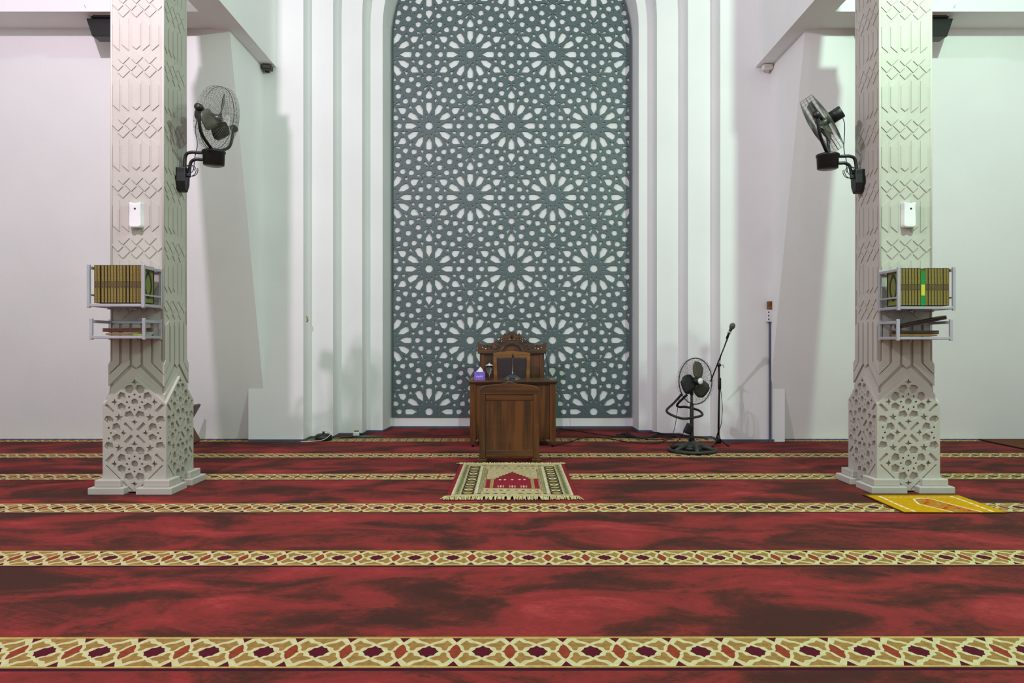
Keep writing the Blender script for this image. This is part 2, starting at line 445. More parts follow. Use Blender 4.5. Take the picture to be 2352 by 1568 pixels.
# frame on top
fw = .024
def ring(d): return [(xl+d, zb+d), (xr-d, zb+d)]+[(cxs+(rw-d)*cos(pi*k/32), ZS+(rw-d)*sin(pi*k/32)) for k in range(33)]
r0, r1 = ring(0), ring(fw)
for i in range(len(r0)):
    j = (i+1) % len(r0); sc_polys.append([r0[i], r0[j], r1[j], r1[i]])
lev = [.022]+[None]*(nh-1)+[.022]*(len(sc_polys)-nh)
sm = MB().relief(sc_polys, lev, ['screen']*len(sc_polys), XZ(9.826), back=0.0)
sco = sm.build('lattice_screen', recalc=False)
tag(sco, 'tall grey geometric star-lattice screen filling the arched niche', 'screen')

# ------------------------------------------------------------------ carved columns
def column_faces(cx, cy):
    out = []
    for k in range(4):
        a = k*pi/2; nx, ny = sin(a), -cos(a); ux, uy = cos(a), sin(a)
        out.append(lambda half, nx=nx, ny=ny, ux=ux, uy=uy: (lambda u, v, h: Vector((cx+ux*u+nx*(half+h), cy+uy*u+ny*(half+h), v))))
    return out
HS = .195
def shaft_face():
    lo, hi = 0.0, .0065
    P = [[(-HS, .6), (HS, .6), (HS, 4.29), (-HS, 4.29)]]; L = [lo]
    def a(p, l=hi): P.append(p); L.append(l)
    per = .457; w_ = .0505
    k0 = 0; zc = 1.128-(0)*1
    # weave centres (z) measured from the photo: y=287 -> z
    zcs = [CZ+(HZ-287)*5.61/F + per*k for k in range(-3, 5)]
    zcs = [z for z in zcs if z > 1.3 and z < 4.6]
    straps = [(-.183, -.133), (-.114, -.062), (-.035, .022), (.042, .094), (.113, .165)]
    lows = min(zcs)
    for z in zcs:
        # one woven band: three rows of diamonds
        for row in (-1, 0, 1):
            for i in range(-3, 4):
                u = i*2*w_+(w_ if row == 0 else 0); v = z+row*w_*1.03
                if abs(u) > HS-.004: continue
                h = w_; e = .13
                d = 1 if row == 0 else -1              # over strap runs / or \
                A = (u-h, v); B = (u, v+h); C_ = (u+h, v); D = (u, v-h)
                def lp(p, q, t): return (p[0]+(q[0]-p[0])*t, p[1]+(q[1]-p[1])*t)
                if d > 0: quad = [lp(A, B, e), lp(D, C_, e), lp(D, C_, 1-e), lp(A, B, 1-e)]; 
                else: quad = [lp(B, C_, e), lp(A, D, e), lp(A, D, 1-e), lp(B, C_, 1-e)]
                quad = [(max(-HS+.002, min(HS-.002, x)), y) for x, y in quad]
                a(quad)
    zz = sorted(zcs)
    for i, z in enumerate(zz):
        z0 = z+.118; z1 = (zz[i+1]-.118) if i+1 < len(zz) else 4.28
        z1 = min(z1, 4.28)
        if z1 < z0+.05: continue
        for (u0, u1) in straps:
            um = (u0+u1)/2; t = .03
            if abs(um) < .02: a([(u0, z0+.025), (um, z0), (u1, z0+.025), (u1, z1-.025), (um, z1), (u0, z1-.025)])
            else:
                s = 1 if um > 0 else -1; io, oo = (u0, u1) if s > 0 else (u1, u0)
                a([(io, z0-.01), (oo, z0+.035), (oo, z1-.035), (io, z1+.01)])
    # foot of the shaft: straps splay outwards
    zt = lows-.115
    ft = .017; HB2 = HS+ft
    for s in (1, -1):
        a([(s*x, z) for x, z in [(.13, zt), (.18, zt-.03), (.18, .998), (HB2, .966), (HB2, .89), (.13, .972)]], ft)
        a([(s*x, z) for x, z in [(.052, zt), (.107, zt), (.107, .985), (HB2, .880), (HB2, .803), (.052, .962)]], ft)
        a([(s*x, z) for x, z in [(.0, .925), (.03, .945), (HS-.001, .79), (HS-.001, .73), (0, .88)]], ft)
    a([(-.03, zt), (.03, zt), (.03, .965), (0, .94), (-.03, .965)], ft)
    return P, L
def base_face():
    hb = .239
    out = [(-hb, .012), (hb, .012), (hb, .668), (0, .872), (-hb, .668)]
    P = [out]; L = [0.0]
    def a(p, l=-.026): P.append(p); L.append(l)
    g = .00067
    def inb(p):
        x, z = p
        if abs(x) > hb-.004: return False
        if z > .872-.855*abs(x)-.012: return False
        return z > .03+abs(x)*1.0-.012
    def add(pts, l=-.026):
        q = [(x*g, .455+y*g) for x, y in pts]
        if all(inb(p) for p in q): a(q, l)
    for cx, cy in ((0, 342), (0, -352), (-350, -5), (350, -5)):
        add([(cx+x, cy+y) for x, y in circ(0, 0, 42, 8, pi/8)])
        for k in range(8):
            t = pi/8+k*pi/4
            add([(cx+x, cy+y) for x, y in rot([(104, 0), (140, 52), (190, 46), (206, 0), (190, -46), (140, -52)], t)])
            add([(cx+x, cy+y) for x, y in rot([(68, 0), (86, 13), (100, 0), (86, -13)], k*pi/4)])
        for k in range(4):
            t = k*pi/2
            add([(cx+x, cy+y) for x, y in rot([(262, 0), (232, 14), (222, 42), (214, 14), (196, 0), (214, -14), (222, -42), (232, -14)], t)])
            t = pi/4+k*pi/2
            st = []
            if k in (0, 1) and cy < 0 and cx == 0 or k in (2, 3) and cy > 0 or (cx == 0 and False):
                for j in range(5):
                    u = pi/2+j*2*pi/5; st.append((50*cos(u), 50*sin(u))); u += pi/5; st.append((20*cos(u), 20*sin(u)))
                ox, oy = 247*cos(t), 247*sin(t)
                add([(cx+ox+x, cy+oy+y) for x, y in st])
    for cx, cy in ((0, -5), (-350, 345), (350, 345), (-350, -355), (350, -355)):
        for k in range(4):
            t = pi/4+k*pi/2
            add([(cx+x, cy+y) for x, y in rot([(38, -17), (158, -17), (158, 17), (38, 17)], t)], -.016)
    # V groove of the diamond's lower edge
    for s in (1, -1):
        q = [(.215, .205), (.208, .212), (.012, .018), (.02, .014)]
        a([(s*x, z) for x, z in q], -.012)
    return P, L
sfP, sfL = shaft_face(); bsP, bsL = base_face()
def column(cx, cy, label):
    t = thing('carved_column', label, 'column', (cx, cy, 0), 'carved columns either side of the niche')
    fs = column_faces(cx, cy)
    sh = MB()
    for f in fs: sh.relief(sfP, sfL, ['stone']*len(sfP), f(HS), back=0, skipu=HS+.0165)
    # raised corner beads
    for sx in (1, -1):
        for sy in (1, -1):
            sh.tube([(cx+sx*HS, cy+sy*HS, .7), (cx+sx*HS, cy+sy*HS, 4.29)], .009, 'stone', 8)
    part(sh, 'shaft', t, recalc=False)
    b = MB(); hb = .239
    for f in fs: b.relief(bsP, bsL, ['stone']*len(bsP), f(hb), back=-.05, skipu=.2385)
    for f in fs:   # stepped rim under the crown and a core wall
        g = f(hb-.022)
        b.prism([(-.2165, .30), (.2165, .30), (.2165, .735), (0, .90), (-.2165, .735)], -.02, 0, g, 'stone')
    part(b, 'carved_base', t, recalc=False)
    p = MB()
    for sx in (1, -1):
        for sy in (1, -1):
            for (o_, i_, z0, z1) in ((.312, .045, 0, .052), (.28, .085, .052, .104)):
                q = [(o_, i_), (o_, o_), (i_, o_), (i_, .2), (.2, .2), (.2, i_)]
                p.prism([(cx+sx*x, cy+sy*y) for x, y in q], z0, z1, FL(0), 'stone')
    part(p, 'plinth', t, bevel=.006)
    c = MB().box((cx-.19, cy-.19, 0), (cx+.19, cy+.19, 1.0), 'stone'); part(c, 'core', t)
    return t
CLX, CLY = -2.842, 5.81; CRX, CRY = 3.006, 5.85
column(CLX, CLY, 'left carved white column, its front face tinted pink')
column(CRX, CRY, 'right carved white column, its front face tinted green')

# ------------------------------------------------------------------ book shelves
def shelf(name, label, x0, x1, yf, yb, z0, z1, mid, group, mirror=False):
    t = thing(name, label, 'shelf', ((x0+x1)/2, yb, z0), group)
    r = .0105
    def bar(mb, a, b, r=r):
        a = Vector(a); b = Vector(b); lo = [min(p, q)-r for p, q in zip(a, b)]; hi = [max(p, q)+r for p, q in zip(a, b)]
        mb.box(lo, hi, 'alu')
    for x in (x0, x1):
        for y in (yf, yb): m = MB(); bar(m, (x, y, z0-.008), (x, y, z1)); part(m, 'post', t, bevel=.003)
        m = MB(); bar(m, (x, yf+.0215, z1-.012), (x, yb-.0215, z1-.012)); part(m, 'side_rail', t, bevel=.003)
        m = MB(); bar(m, (x, yf+.0215, z0), (x, yb-.0215, z0)); part(m, 'side_rail', t, bevel=.003)
        if mid: m = MB(); bar(m, (x, yf+.02, z0+.075), (x, yb-.02, z0+.075), .006); part(m, 'side_rail', t)
    m = MB(); bar(m, (x0+.0215, yf, z0), (x1-.0215, yf, z0)); part(m, 'front_rail', t, bevel=.003)
    m = MB(); bar(m, (x0+.0215, yb, z0), (x1-.0215, yb, z0)); part(m, 'back_rail', t, bevel=.003)
    if mid or True: m = MB(); bar(m, (x0+.0215, yb, z1-.012), (x1-.0215, yb, z1-.012)); part(m, 'back_rail', t, bevel=.003)
    m = MB().box((x0+.0108, yf+.0108, z0-.006), (x1-.0108, yb-.0108, z0+.004), 'alu'); part(m, 'board', t)
    m = MB().tube([((x0+x1)/2+.02, yb-.03, z0-.03), ((x0+x1)/2+.02, yb-.03, z0-.005)], .012, 'steel', 10)
    part(m, 'bolt', t)
    return t
lF = CLY-HS; rF = CRY-HS
shelf('book_shelf', 'upper aluminium shelf full of gold books on the left column', -3.05, -2.658, lF-.28, lF-.012, 1.402, 1.686, True, 'aluminium shelves on the columns')
shelf('tray_shelf', 'lower shallow aluminium shelf on the left column, under the books', -3.04, -2.66, lF-.265, lF-.012, 1.172, 1.298, False, 'aluminium shelves on the columns')
shelf('book_shelf', 'upper aluminium shelf of books on the right column, green book inside', 2.805, 3.205, rF-.285, rF-.012, 1.385, 1.672, True, 'aluminium shelves on the columns')
shelf('tray_shelf', 'lower shallow aluminium shelf on the right column, dark stands poking out', 2.805, 3.19, rF-.275, rF-.012, 1.165, 1.292, False, 'aluminium shelves on the columns')

def book_mesh(wd, hh, dp, spine, kind):
    m = MB()
    if kind == 'gold':
        # spine facing -y with band and dots; black rim paints in the shaded gaps
        P = [[(-wd/2, 0), (wd/2, 0), (wd/2, hh), (-wd/2, hh)], [(-wd/2+.0025, .003), (wd/2-.0025, .003), (wd/2-.0025, hh-.003), (-wd/2+.0025, hh-.003)],
             [(-wd/2+.0015, hh*.425), (wd/2-.0015, hh*.425), (wd/2-.0015, hh*.555), (-wd/2+.0015, hh*.555)]]
        Q = ['ink', 'gold', 'goldd']
        for f in (.42, .56):
            P.append([(-.0045, hh*f-.003), (.0045, hh*f-.003), (.0045, hh*f+.003), (-.0045, hh*f+.003)]); Q.append('ink')
    else:
        P = [[(-wd/2, 0), (wd/2, 0), (wd/2, hh), (-wd/2, hh)], [(-wd/2+.003, hh*.29), (wd/2-.003, hh*.29), (wd/2-.003, hh*.6), (-wd/2+.003, hh*.6)]]
        Q = ['green', 'yellow']
    m.relief(P, [0]*len(P), Q, lambda u, v, h: Vector((u, -h, v)))
    cover = 'ink' if kind == 'gold' else 'green'
    for s in (1, -1):
        x = s*wd/2
        if kind == 'gold':
            def el(rx, rz, n=16):
                return [(dp*.5+rx*math.copysign(abs(cos(2*pi*k/n))**1.5, cos(2*pi*k/n)), hh*.5+rz*sin(2*pi*k/n)) for k in range(n)]
            PP = [[(0, 0), (dp, 0), (dp, hh), (0, hh)], [(.006, .006), (dp-.02, .006), (dp-.02, hh-.006), (.006, hh-.006)], el(.058, .105), el(.036, .075)]
            m.relief(PP, [0]*4, ['ink', 'olive', 'ink', 'olive'], lambda u, v, h: Vector((x, u, v)))
        else: m.add([(x, 0, 0), (x, dp, 0), (x, dp, hh), (x, 0, hh)], [(0, 1, 2, 3)], cover)
    m.box((-wd/2, 0, 0), (wd/2, .003, .0015), cover)
    m.box((-wd/2, .0, hh-.0015), (wd/2, .003, hh), cover)
    for s in (1, -1): m.box((min(s*(wd/2-.0014), s*(wd/2-.0003)), .001, 0), (max(s*(wd/2-.0014), s*(wd/2-.0003)), dp, hh), cover)
    pg = MB().box((-wd/2+.002, .003, .004), (wd/2-.002, dp-.004, hh-.004), 'page')
    return m, pg
ORD = ['leftmost', 'second from left', 'third from left', 'fourth from left', 'fifth from left', 'sixth from left', 'seventh from left', 'eighth from left', 'seventh from right', 'sixth from right', 'fifth from right', 'fourth from right', 'third from right', 'second from right', 'rightmost']
bk, pgm = book_mesh(.0215, .274, .185, 'gold', 'gold')
proto = bk.build('book', recalc=False); ppg = pgm.build('page_block', proto)
gk, gpg = book_mesh(.032, .255, .185, 'green', 'green')
gproto = gk.build('book', recalc=False); gp2 = gpg.build('page_block', gproto)
def put_book(src, page, x, y, z, tilt, label, group, first):
    if first: o = src
    else:
        o = src.copy(); COL.objects.link(o); c = page.copy(); COL.objects.link(c); c.parent = o
    o.location = (x, y, z); o.rotation_euler = (0, tilt, 0)
    tag(o, label, 'book', group); return o
N = 15
for i in range(N):
    x = -3.012+i*.0220+(.006 if i > 1 else 0)+(.004 if i > 9 else 0)+(.0035 if i > 2 else 0)+(.003 if i > 10 else 0)
    extra = ', olive cover with dark oval showing' if i == N-1 else ''
    put_book(proto, ppg, x, lF-.262+random.uniform(0, .004), 1.4185+.0005, 0,
             'gold-spined book, %s on the left column shelf%s' % (ORD[i], extra), 'gold books on the left column', i == 0)
xs = [2.834+.0218*i for i in range(7)]
for i, x in enumerate(xs):
    extra = ', oval cover' if i == 0 else ''
    lab = 'gold-spined book, right column shelf, %s of those left of green one%s' % (['first', 'second', 'third', 'fourth', 'fifth', 'sixth', 'last'][i], extra)
    put_book(proto, ppg, x, rF-.267+random.uniform(0, .004), 1.4015, 0 if i == 0 else 0, lab, 'gold books on the right column', False)
put_book(gproto, gp2, 2.834+7*.0218+.0055, rF-.268, 1.4015, 0, 'bright green book with yellow spine label among the gold books', None, True)
for i in range(8):
    x = 2.834+7*.0218+.0335+.0218*i
    lab = 'gold-spined book on the right column shelf, %s to the right of the green one' % ['first', 'second', 'third', 'fourth', 'fifth', 'sixth', 'seventh', 'eighth'][i]
    put_book(proto, ppg, x, rF-.267+random.uniform(0, .004), 1.4015, 0, lab, 'gold books on the right column', False)

# folded wooden book stands on the lower shelves
def stand(label, cx, cy, cz, ln, wd, ang, tilt, m, group, two=True):
    t = thing('folded_book_stand', label, 'book stand', (cx, cy, cz), group)
    R = Matrix.Rotation(tilt, 3, 'Y') @ Matrix.Rotation(ang, 3, 'Z')
    for k in range(2 if two else 1):
        P = []
        for s in (1, -1):
            P += [(s*ln/2*cos(a)*1 if False else s*(ln/2-.02)+s*.02*cos(a), s*(wd/2-.02)*0+wd*.5*sin(a)*s) for a in (-pi/2, -pi/4, 0, pi/4, pi/2)]
        z0 = k*.014
        fr = lambda u, v, h, z0=z0: Vector((cx, cy, cz))+R @ Vector((u, v, h+z0))
        mb = MB().prism(P, 0, .0125, fr, m)
        part(mb, 'board', t, bevel=.002)
    return t
ly = lF-.15
stand('reddish-brown folded book stand lying on top in the left lower shelf', -2.84, ly, 1.213, .335, .11, .02, -.01, 'stick', 'folded stands on the lower shelves')
stand('pale brown thin board at the bottom of the left lower shelf', -2.86, ly+.0, 1.188, .25, .12, -.05, 0, 'sticky', 'folded stands on the lower shelves', False)
ry = rF-.15
stand('yellowish flat board at the bottom of the right lower shelf', 2.99, ry, 1.181, .30, .14, 0, 0, 'sticky', 'folded stands on the lower shelves', False)
stand('dark folded book stand lying flat over the yellowish board', 3.0, ry, 1.196, .32, .12, .03, -.0, 'stickd', 'folded stands on the lower shelves')
stand('dark folded book stand tilted up to the right, resting on the flat one', 3.035, ry-.01, 1.272, .37, .10, 0, -.2, 'stickd', 'folded stands on the lower shelves')
tag(MB().prism([(-.12, 0), (.10, .0), (.13, .035), (.05, .03), (-.08, .045)], 0, .004, lambda u, v, h: Vector((-2.82+u, lF-.05-h, 1.1775+v)), 'tissue').build('folded_paper'), 'folded white paper leaning at the back of the left lower shelf', 'paper')
tag(MB().lathe([(.0, 0), (.032, 0), (.036, .012), (.034, .02), (.0, .022)], 'm_grn', (-2.735, lF-.2, 1.1765), n=20).build('tape_roll'), 'small green round tin in the left lower shelf', 'tin')

# ------------------------------------------------------------------ air fresheners
def freshener(label, px, face_y):
    p = at(px, 463, face_y-.05); top = p.z; x = p.x
    t = thing('air_freshener', label, 'air freshener', (x, face_y, top-.2), 'white air fresheners on the columns')
    hw = .052; H = .192
    P = [(-hw, 0.012), (-hw+.012, 0), (hw-.012, 0), (hw, .012), (hw-.003, H*.7), (hw, H), (0, H-.014), (-hw, H), (-hw+.003, H*.7)]
    mb = MB().prism([(u, top-H+v) for u, v in P], 0.0, .052, lambda u, v, h: Vector((x+u*(1-.16*(h/.052)), face_y-h, v)), 'white')
    part(mb, 'housing', t, bevel=.008)
    mb = MB().lathe([(.0, 0), (.007, 0), (.007, .003), (0, .003)], 'black', (x+.004, face_y-.055, top-.052), (0, 1, 0), 12)
    part(mb, 'nozzle', t)
    mb = MB().box((x-.035, face_y-.01, top-H-.0), (x+.035, face_y+.004, top-H+.03), 'white'); part(mb, 'wall_plate', t)
freshener('white air freshener on the pink-lit face of the left column', 309, lF)
freshener('white air freshener on the green-lit face of the right column', 2091, rF)

# ------------------------------------------------------------------ fans
def frame_from(n, up=Vector((0, 0, 1))):
    n = Vector(n).normalized(); a = up.cross(n)
    if a.length < 1e-3: a = Vector((1, 0, 0))
    a.normalize(); b = n.cross(a); return n, a, b
def cage(mb, c, n, R, depth, m, rings=16, spokes=36, wr=.0011, dome=.06, rim=None):
    n, a, b = frame_from(n); c = Vector(c)
    def P(r, h, t): return c+n*h+a*r*cos(t)+b*r*sin(t)
    def hf(r): return depth/2+dome*(1-(r/R)**2)*.6
    def hb(r): return -depth/2-dome*(1-(r/R)**2)*.5
    for i in range(rings):
        r = R*(.22+.78*i/(rings-1))
        mb.tube([P(r, hf(r), 2*pi*k/40) for k in range(40)], wr, m, 4, closed=True)
        mb.tube([P(r, hb(r), 2*pi*k/40) for k in range(40)], wr, m, 4, closed=True)
    for h in (-depth/4, depth/4, 0): mb.tube([P(R, h, 2*pi*k/48) for k in range(48)], wr*1.1, m, 4, closed=True)
    mb.tube([P(R*1.005, 0, 2*pi*k/48) for k in range(48)], rim or wr*3, m, 6, closed=True)
    for k in range(spokes):
        t = 2*pi*k/spokes
        L = [P(R*q, hf(R*q), t) for q in (.2, .45, .7, .9, 1)]+[P(R*q, hb(R*q), t) for q in (1, .9, .7, .45, .2)]
        mb.tube(L, wr, m, 4, caps=False)
def blades(parent, c, n, R, m, ph, count=3, mats=None, width=1.0, pitch=.075):
    n, a, b = frame_from(n); c = Vector(c)
    for k in range(count):
        t0 = ph+2*pi*k/count; vs = []; NR, NT = 7, 5
        for i in range(NR):
            q = i/(NR-1); r = R*(.14+.74*q)
            wd = width*R*(.30+.36*sin(pi*(.1+.62*q)))/max(r, .3*R)*(1 if q < .9 else .72)
            for j in range(NT):
                s = j/(NT-1)-.5; t = t0+s*wd+.3*q
                vs.append(c+n*(s*pitch*(1-.35*q))+(a*cos(t)+b*sin(t))*r)
        fs = [(i*NT+j, i*NT+j+1, (i+1)*NT+j+1, (i+1)*NT+j) for i in range(NR-1) for j in range(NT-1)]
        mb = MB().add(vs, fs, (mats or [m]*count)[k], True)
        o = part(mb, 'blade', parent); sd = o.modifiers.new('thick', 'SOLIDIFY'); sd.thickness = .003
def bez(p, n=8):
    out = []; p = [Vector(q) for q in p]
    for i in range(len(p)-1):
        p0 = p[max(i-1, 0)]; p1 = p[i]; p2 = p[i+1]; p3 = p[min(i+2, len(p)-1)]
        for k in range(n):
            t = k/n; out.append(.5*((2*p1)+(p2-p0)*t+(2*p0-5*p1+4*p2-p3)*t*t+(3*p1-p0-3*p2+p3)*t**3))
    out.append(p[-1]); return out
def wall_fan(label, sx, face_x, ym, zm, dr, hc, nrm, axis, R=.245, mats=('blade', 'blade2', 'blade')):
    """sx=+1: sticks out towards +x from face_x"""
    t = thing('wall_fan', label, 'fan', (face_x, ym, zm), 'black wall fans on the columns')
    # wall bracket housing
    mb = MB(); P = [(-.05, .06), (-.05, .02), (-.055, -.05), (-.03, -.12), (.02, -.13), (.045, -.07), (.05, .05), (.03, .07)]
    mb.prism(P, .0, .085, lambda u, v, h: Vector((face_x+sx*h*(1-.15*abs(v)/.13), ym+u, zm+v)), 'black')
    part(mb, 'bracket', t, bevel=.008)
    D = Vector(dr)
    for k, (dz, st) in enumerate(((.055, .05), (.0, .09))):
        A = Vector((face_x+sx*st, ym, zm+.02-.03*k)); B = Vector((face_x+sx*(st+.012), ym, D.z+dz-.035)); Cc = Vector((face_x+sx*(st+.05), ym, D.z+dz-.005))
        E_ = Vector((D.x-sx*.06, D.y, D.z+dz-.002))
        part(MB().tube(bez([A, B, Cc, (Cc+E_)/2, E_], 5), .0125, 'black', 10), 'arm', t)
    d = MB().lathe([(.0, -.05), (.07, -.05), (.08, -.045), (.084, .045), (.09, .05), (.09, .064), (.08, .07), (.0, .072)], 'black', D, n=28)
    d.lathe([(.0, -.052), (.066, -.052), (.066, -.05), (0, -.05)], 'blade2', D, n=24)
    part(d, 'oscillator_drum', t)
    H = Vector(hc); n, a, b = frame_from(nrm); ax = Vector(axis).normalized()
    # fork
    s1 = H+ax*(R+.03); s2 = H-ax*(R+.03); bt = D+Vector((0, 0, .075))
    dn = Vector((0, 0, -1))
    mid1 = bt.lerp(s1, .5)+ax*.09+dn*.04; mid2 = bt.lerp(s2, .5)-ax*.09+dn*.04
    y = MB().tube(bez([s1, mid1, bt+ax*.03, bt-ax*.03, mid2, s2], 6), .0125, 'black', 10)
    y.lathe([(0, -.02), (.026, -.02), (.03, .0), (.026, .03), (0, .03)], 'black', s1, ax, 14)
    y.lathe([(0, -.02), (.026, -.02), (.03, .0), (.026, .03), (0, .03)], 'black', s2, -ax, 14)
    part(y, 'yoke', t)
    cg = MB(); cage(cg, H, n, R, .10, 'wire', rings=15, spokes=30, wr=.0009); part(cg, 'wire_cage', t)
    mo = MB().lathe([(0, -.17), (.045, -.17), (.05, -.165), (.05, -.075), (.03, -.06), (0, -.06)], 'black', H, n, 20); part(mo, 'motor', t)
    hb = MB().lathe([(0, -.06), (.03, -.06), (.034, .02), (.028, .03), (0, .035)], 'blade', H, n, 18); part(hb, 'hub', t)
    blades(t, H, n, R*.93, 'blade', 1.2, 3, list(mats))
    # cable from motor to drum and to the bracket
    mp = H-n*.15
    w1 = MB().tube(bez([mp, mp-n*.04+dn*.12, Vector((D.x-sx*.13, D.y, D.z+.12)), Vector((D.x-sx*.15, D.y, D.z+.02)), Vector((face_x+sx*.12, ym, zm+.04)), Vector((face_x+sx*.06, ym-.02, zm))], 8), .0035, 'cableb', 6)
    part(w1, 'cable', t)
    lp = []
    for k in range(30):
        q = 2*pi*k/14; lp.append(Vector((face_x+sx*(.10+.045*cos(q)+k*.001), ym-.03, zm+.035+.045*sin(q))))
    part(MB().tube(lp, .003, 'cable', 5), 'cable', t)
    return t
fx = CLX+HS
wall_fan('black wall fan on the left column, its round cage turned to the viewer', 1, fx, 5.86, at(410, 404, 5.86).z, at(491, 366, 5.88), at(499, 272, 5.88), (.96, -.10, -.27), (-.10, -.99, 0), mats=('blade', 'blade2', 'blade'))
fx2 = CRX-HS
wall_fan('black wall fan on the right column, its cage seen edge-on and tipped down', -1, fx2, 5.93, at(1981, 408, 5.93).z, at(1901, 374, 5.94), at(1888, 285, 5.94), (-.75, .45, -.48), (-.51, -.86, 0), mats=('blade', 'blade', 'blade2'))
for p, q in (((415, 436), (417, 545)), ): pass

# pedestal fan
FY = 7.70; fb = at(1590, 1037, FY); bx = fb.x
t = thing('pedestal_fan', 'black standing fan with grey blades on the carpet right of the desk', 'fan', (bx, FY, 0))
mb = MB()
mb.tube([(bx+.235*cos(2*pi*k/48), FY+.235*sin(2*pi*k/48), .02) for k in range(48)], .018, 'dark', 8, closed=True)
mb.lathe([(.10, .055), (.085, .075), (.05, .09), (.03, .12), (0, .12)], 'dark', (bx, FY, 0))
for k in range(6):
    a = radians(30+60*k); 
    P0 = Vector((bx+.07*cos(a), FY+.07*sin(a), .062)); P1 = Vector((bx+.235*cos(a), FY+.235*sin(a), .024))
    mb.tube([P0, P0.lerp(P1, .5)+Vector((0, 0, .012)), P1], .022, 'dark', 8)
mb.lathe([(.0, .03), (.12, .03), (.10, .058), (0, .06)], 'dark', (bx, FY, 0))
for v in range(len(mb.v)):
    x_, y_, z_ = mb.v[v]; mb.v[v] = (x_, y_, max(z_, .001))
part(mb, 'base', t)
part(MB().lathe([(.034, .1), (.022, .16), (.02, .2), (.02, .49), (.016, .50), (.013, .51), (.013, .60), (0, .60)], 'black', (bx-.006, FY, 0), n=16), 'pole', t)
yk = [at(1566, 905, 7.74), at(1548, 925, 7.66), at(1531, 943, 7.56), at(1548, 955, 7.48), at(1571, 961, 7.45), at(1596, 958, 7.5), at(1613, 953, 7.6), at(1608, 944, 7.72), at(1596, 939, 7.8), at(1575, 934, 7.86), at(1560, 934, 7.86), at(1556, 928, 7.8), at(1578, 906, 7.72)]
part(MB().tube(bez(yk, 4), .0125, 'black', 10), 'yoke', t)
fh = at(1598, 875, FY); fn = Vector((.53, -.84, .03))
cg = MB(); cage(cg, fh, fn, .238, .07, 'wirek', rings=9, spokes=28, wr=.0007, dome=.05, rim=.005); part(cg, 'wire_cage', t)
blades(t, fh, fn, .235, 'blade', radians(62), 3, ['blade2', 'black', 'blade'], width=1.3, pitch=.04)
n_, a_, b_ = frame_from(fn)
part(MB().lathe([(0, -.12), (.035, -.12), (.042, -.1), (.042, -.04), (.04, .0), (.034, .05), (0, .05)], 'black', fh, fn, 20), 'motor', t)
hb = part(MB().lathe([(0, .06), (.033, .06), (.033, .068), (.026, .074), (0, .076)], 'white', fh, fn, 20), 'centre_badge', t)
part(MB().tube([fh-n_*.08, Vector((bx-.004, FY, .59))], .018, 'black', 10), 'neck', t)
R = Matrix.Rotation(.45, 3, 'Y')
cb = at(1581, 984, FY); part(MB().box((-.035, -.03, -.055), (.035, .03, .055), 'black', R, cb), 'control_box', t, bevel=.012)
part(MB().tube(bez([at(1572, 990, FY), at(1566, 1000, 7.8), at(1561, 1008, 7.9), Vector((1.78, 8.2, .006))], 6), .004, 'cable', 6), 'cable', t)
part(MB().tube(bez([at(1562, 905, 7.8), at(1556, 940, 7.9), at(1552, 970, 8.1), at(1545, 998, 8.5), Vector((1.83, 8.62, .006))], 6), .0035, 'cable', 6), 'cable', t)

# microphone stand
base = Vector((2.265, 8.12, 0))
t = thing('microphone_stand', 'black boom microphone stand standing right of the pedestal fan', 'microphone stand', base)
top = at(1651, 838, 8.12)
part(MB().tube([(base.x, base.y, .05), (base.x+.004, base.y, .42), (base.x+.010, base.y, .60), top], .0105, 'black', 10), 'pole', t)
part(MB().lathe([(.013, .62), (.018, .63), (.018, .74), (.013, .75)], 'black', (base.x+.012, base.y, 0), n=12), 'clutch', t)
part(MB().lathe([(.0, .03), (.03, .03), (.022, .09), (.014, .12), (0, .12)], 'black', (base.x, base.y, 0), n=14), 'hub', t)
for dx, dy in ((-.10, -.12), (.10, -.06), (.02, .16)):
    part(MB().tube([(base.x, base.y, .085), (base.x+dx*.9, base.y+dy*.9, .016), (base.x+dx, base.y+dy, .012)], .012, 'black', 8), 'leg', t)
b0 = at(1632, 876, 8.2); b1 = at(1674, 770, 8.0)
part(MB().tube([b0, b1], .0075, 'black', 8), 'boom', t)
part(MB().lathe([(0, -.02), (.02, -.02), (.02, .02), (0, .02)], 'black', top, (0, 1, 0), 12), 'boom_clamp', t)
part(MB().tube([top+Vector((.0, -.01, -.0)), top+Vector((.045, -.02, -.002)), top+Vector((.05, -.02, -.03))], .004, 'black', 6), 'clamp_knob', t)
part(MB().tube(bez([at(1674, 766, 8.0), at(1665, 790, 8.05), at(1655, 822, 8.1), at(1652, 862, 8.1), at(1659, 930, 8.1), at(1656, 975, 8.1), at(1648, 995, 8.12), Vector((2.24, 8.2, .008))], 6), .0035, 'cable', 6), 'cable', t)
m0 = at(1673, 768, 8.0); m1 = at(1682, 749, 7.96); md = (m1-m0).normalized()
t = thing('microphone', 'handheld microphone with grey mesh ball clipped atop the boom stand', 'microphone', m0)
part(MB().lathe([(0, -.05), (.010, -.05), (.012, .0), (.018, .075), (0, .08)], 'black', m0, md, 14), 'handle', t)
part(MB().lathe([(.018, .068), (.028, .085), (.031, .105), (.026, .126), (.012, .138), (0, .14)], 'grille', m0, md, 16), 'mesh_grille', t)
part(MB().lathe([(.0, .01), (.017, .01), (.018, .04), (0, .04)], 'steel', m0, md, 12), 'clip', t)

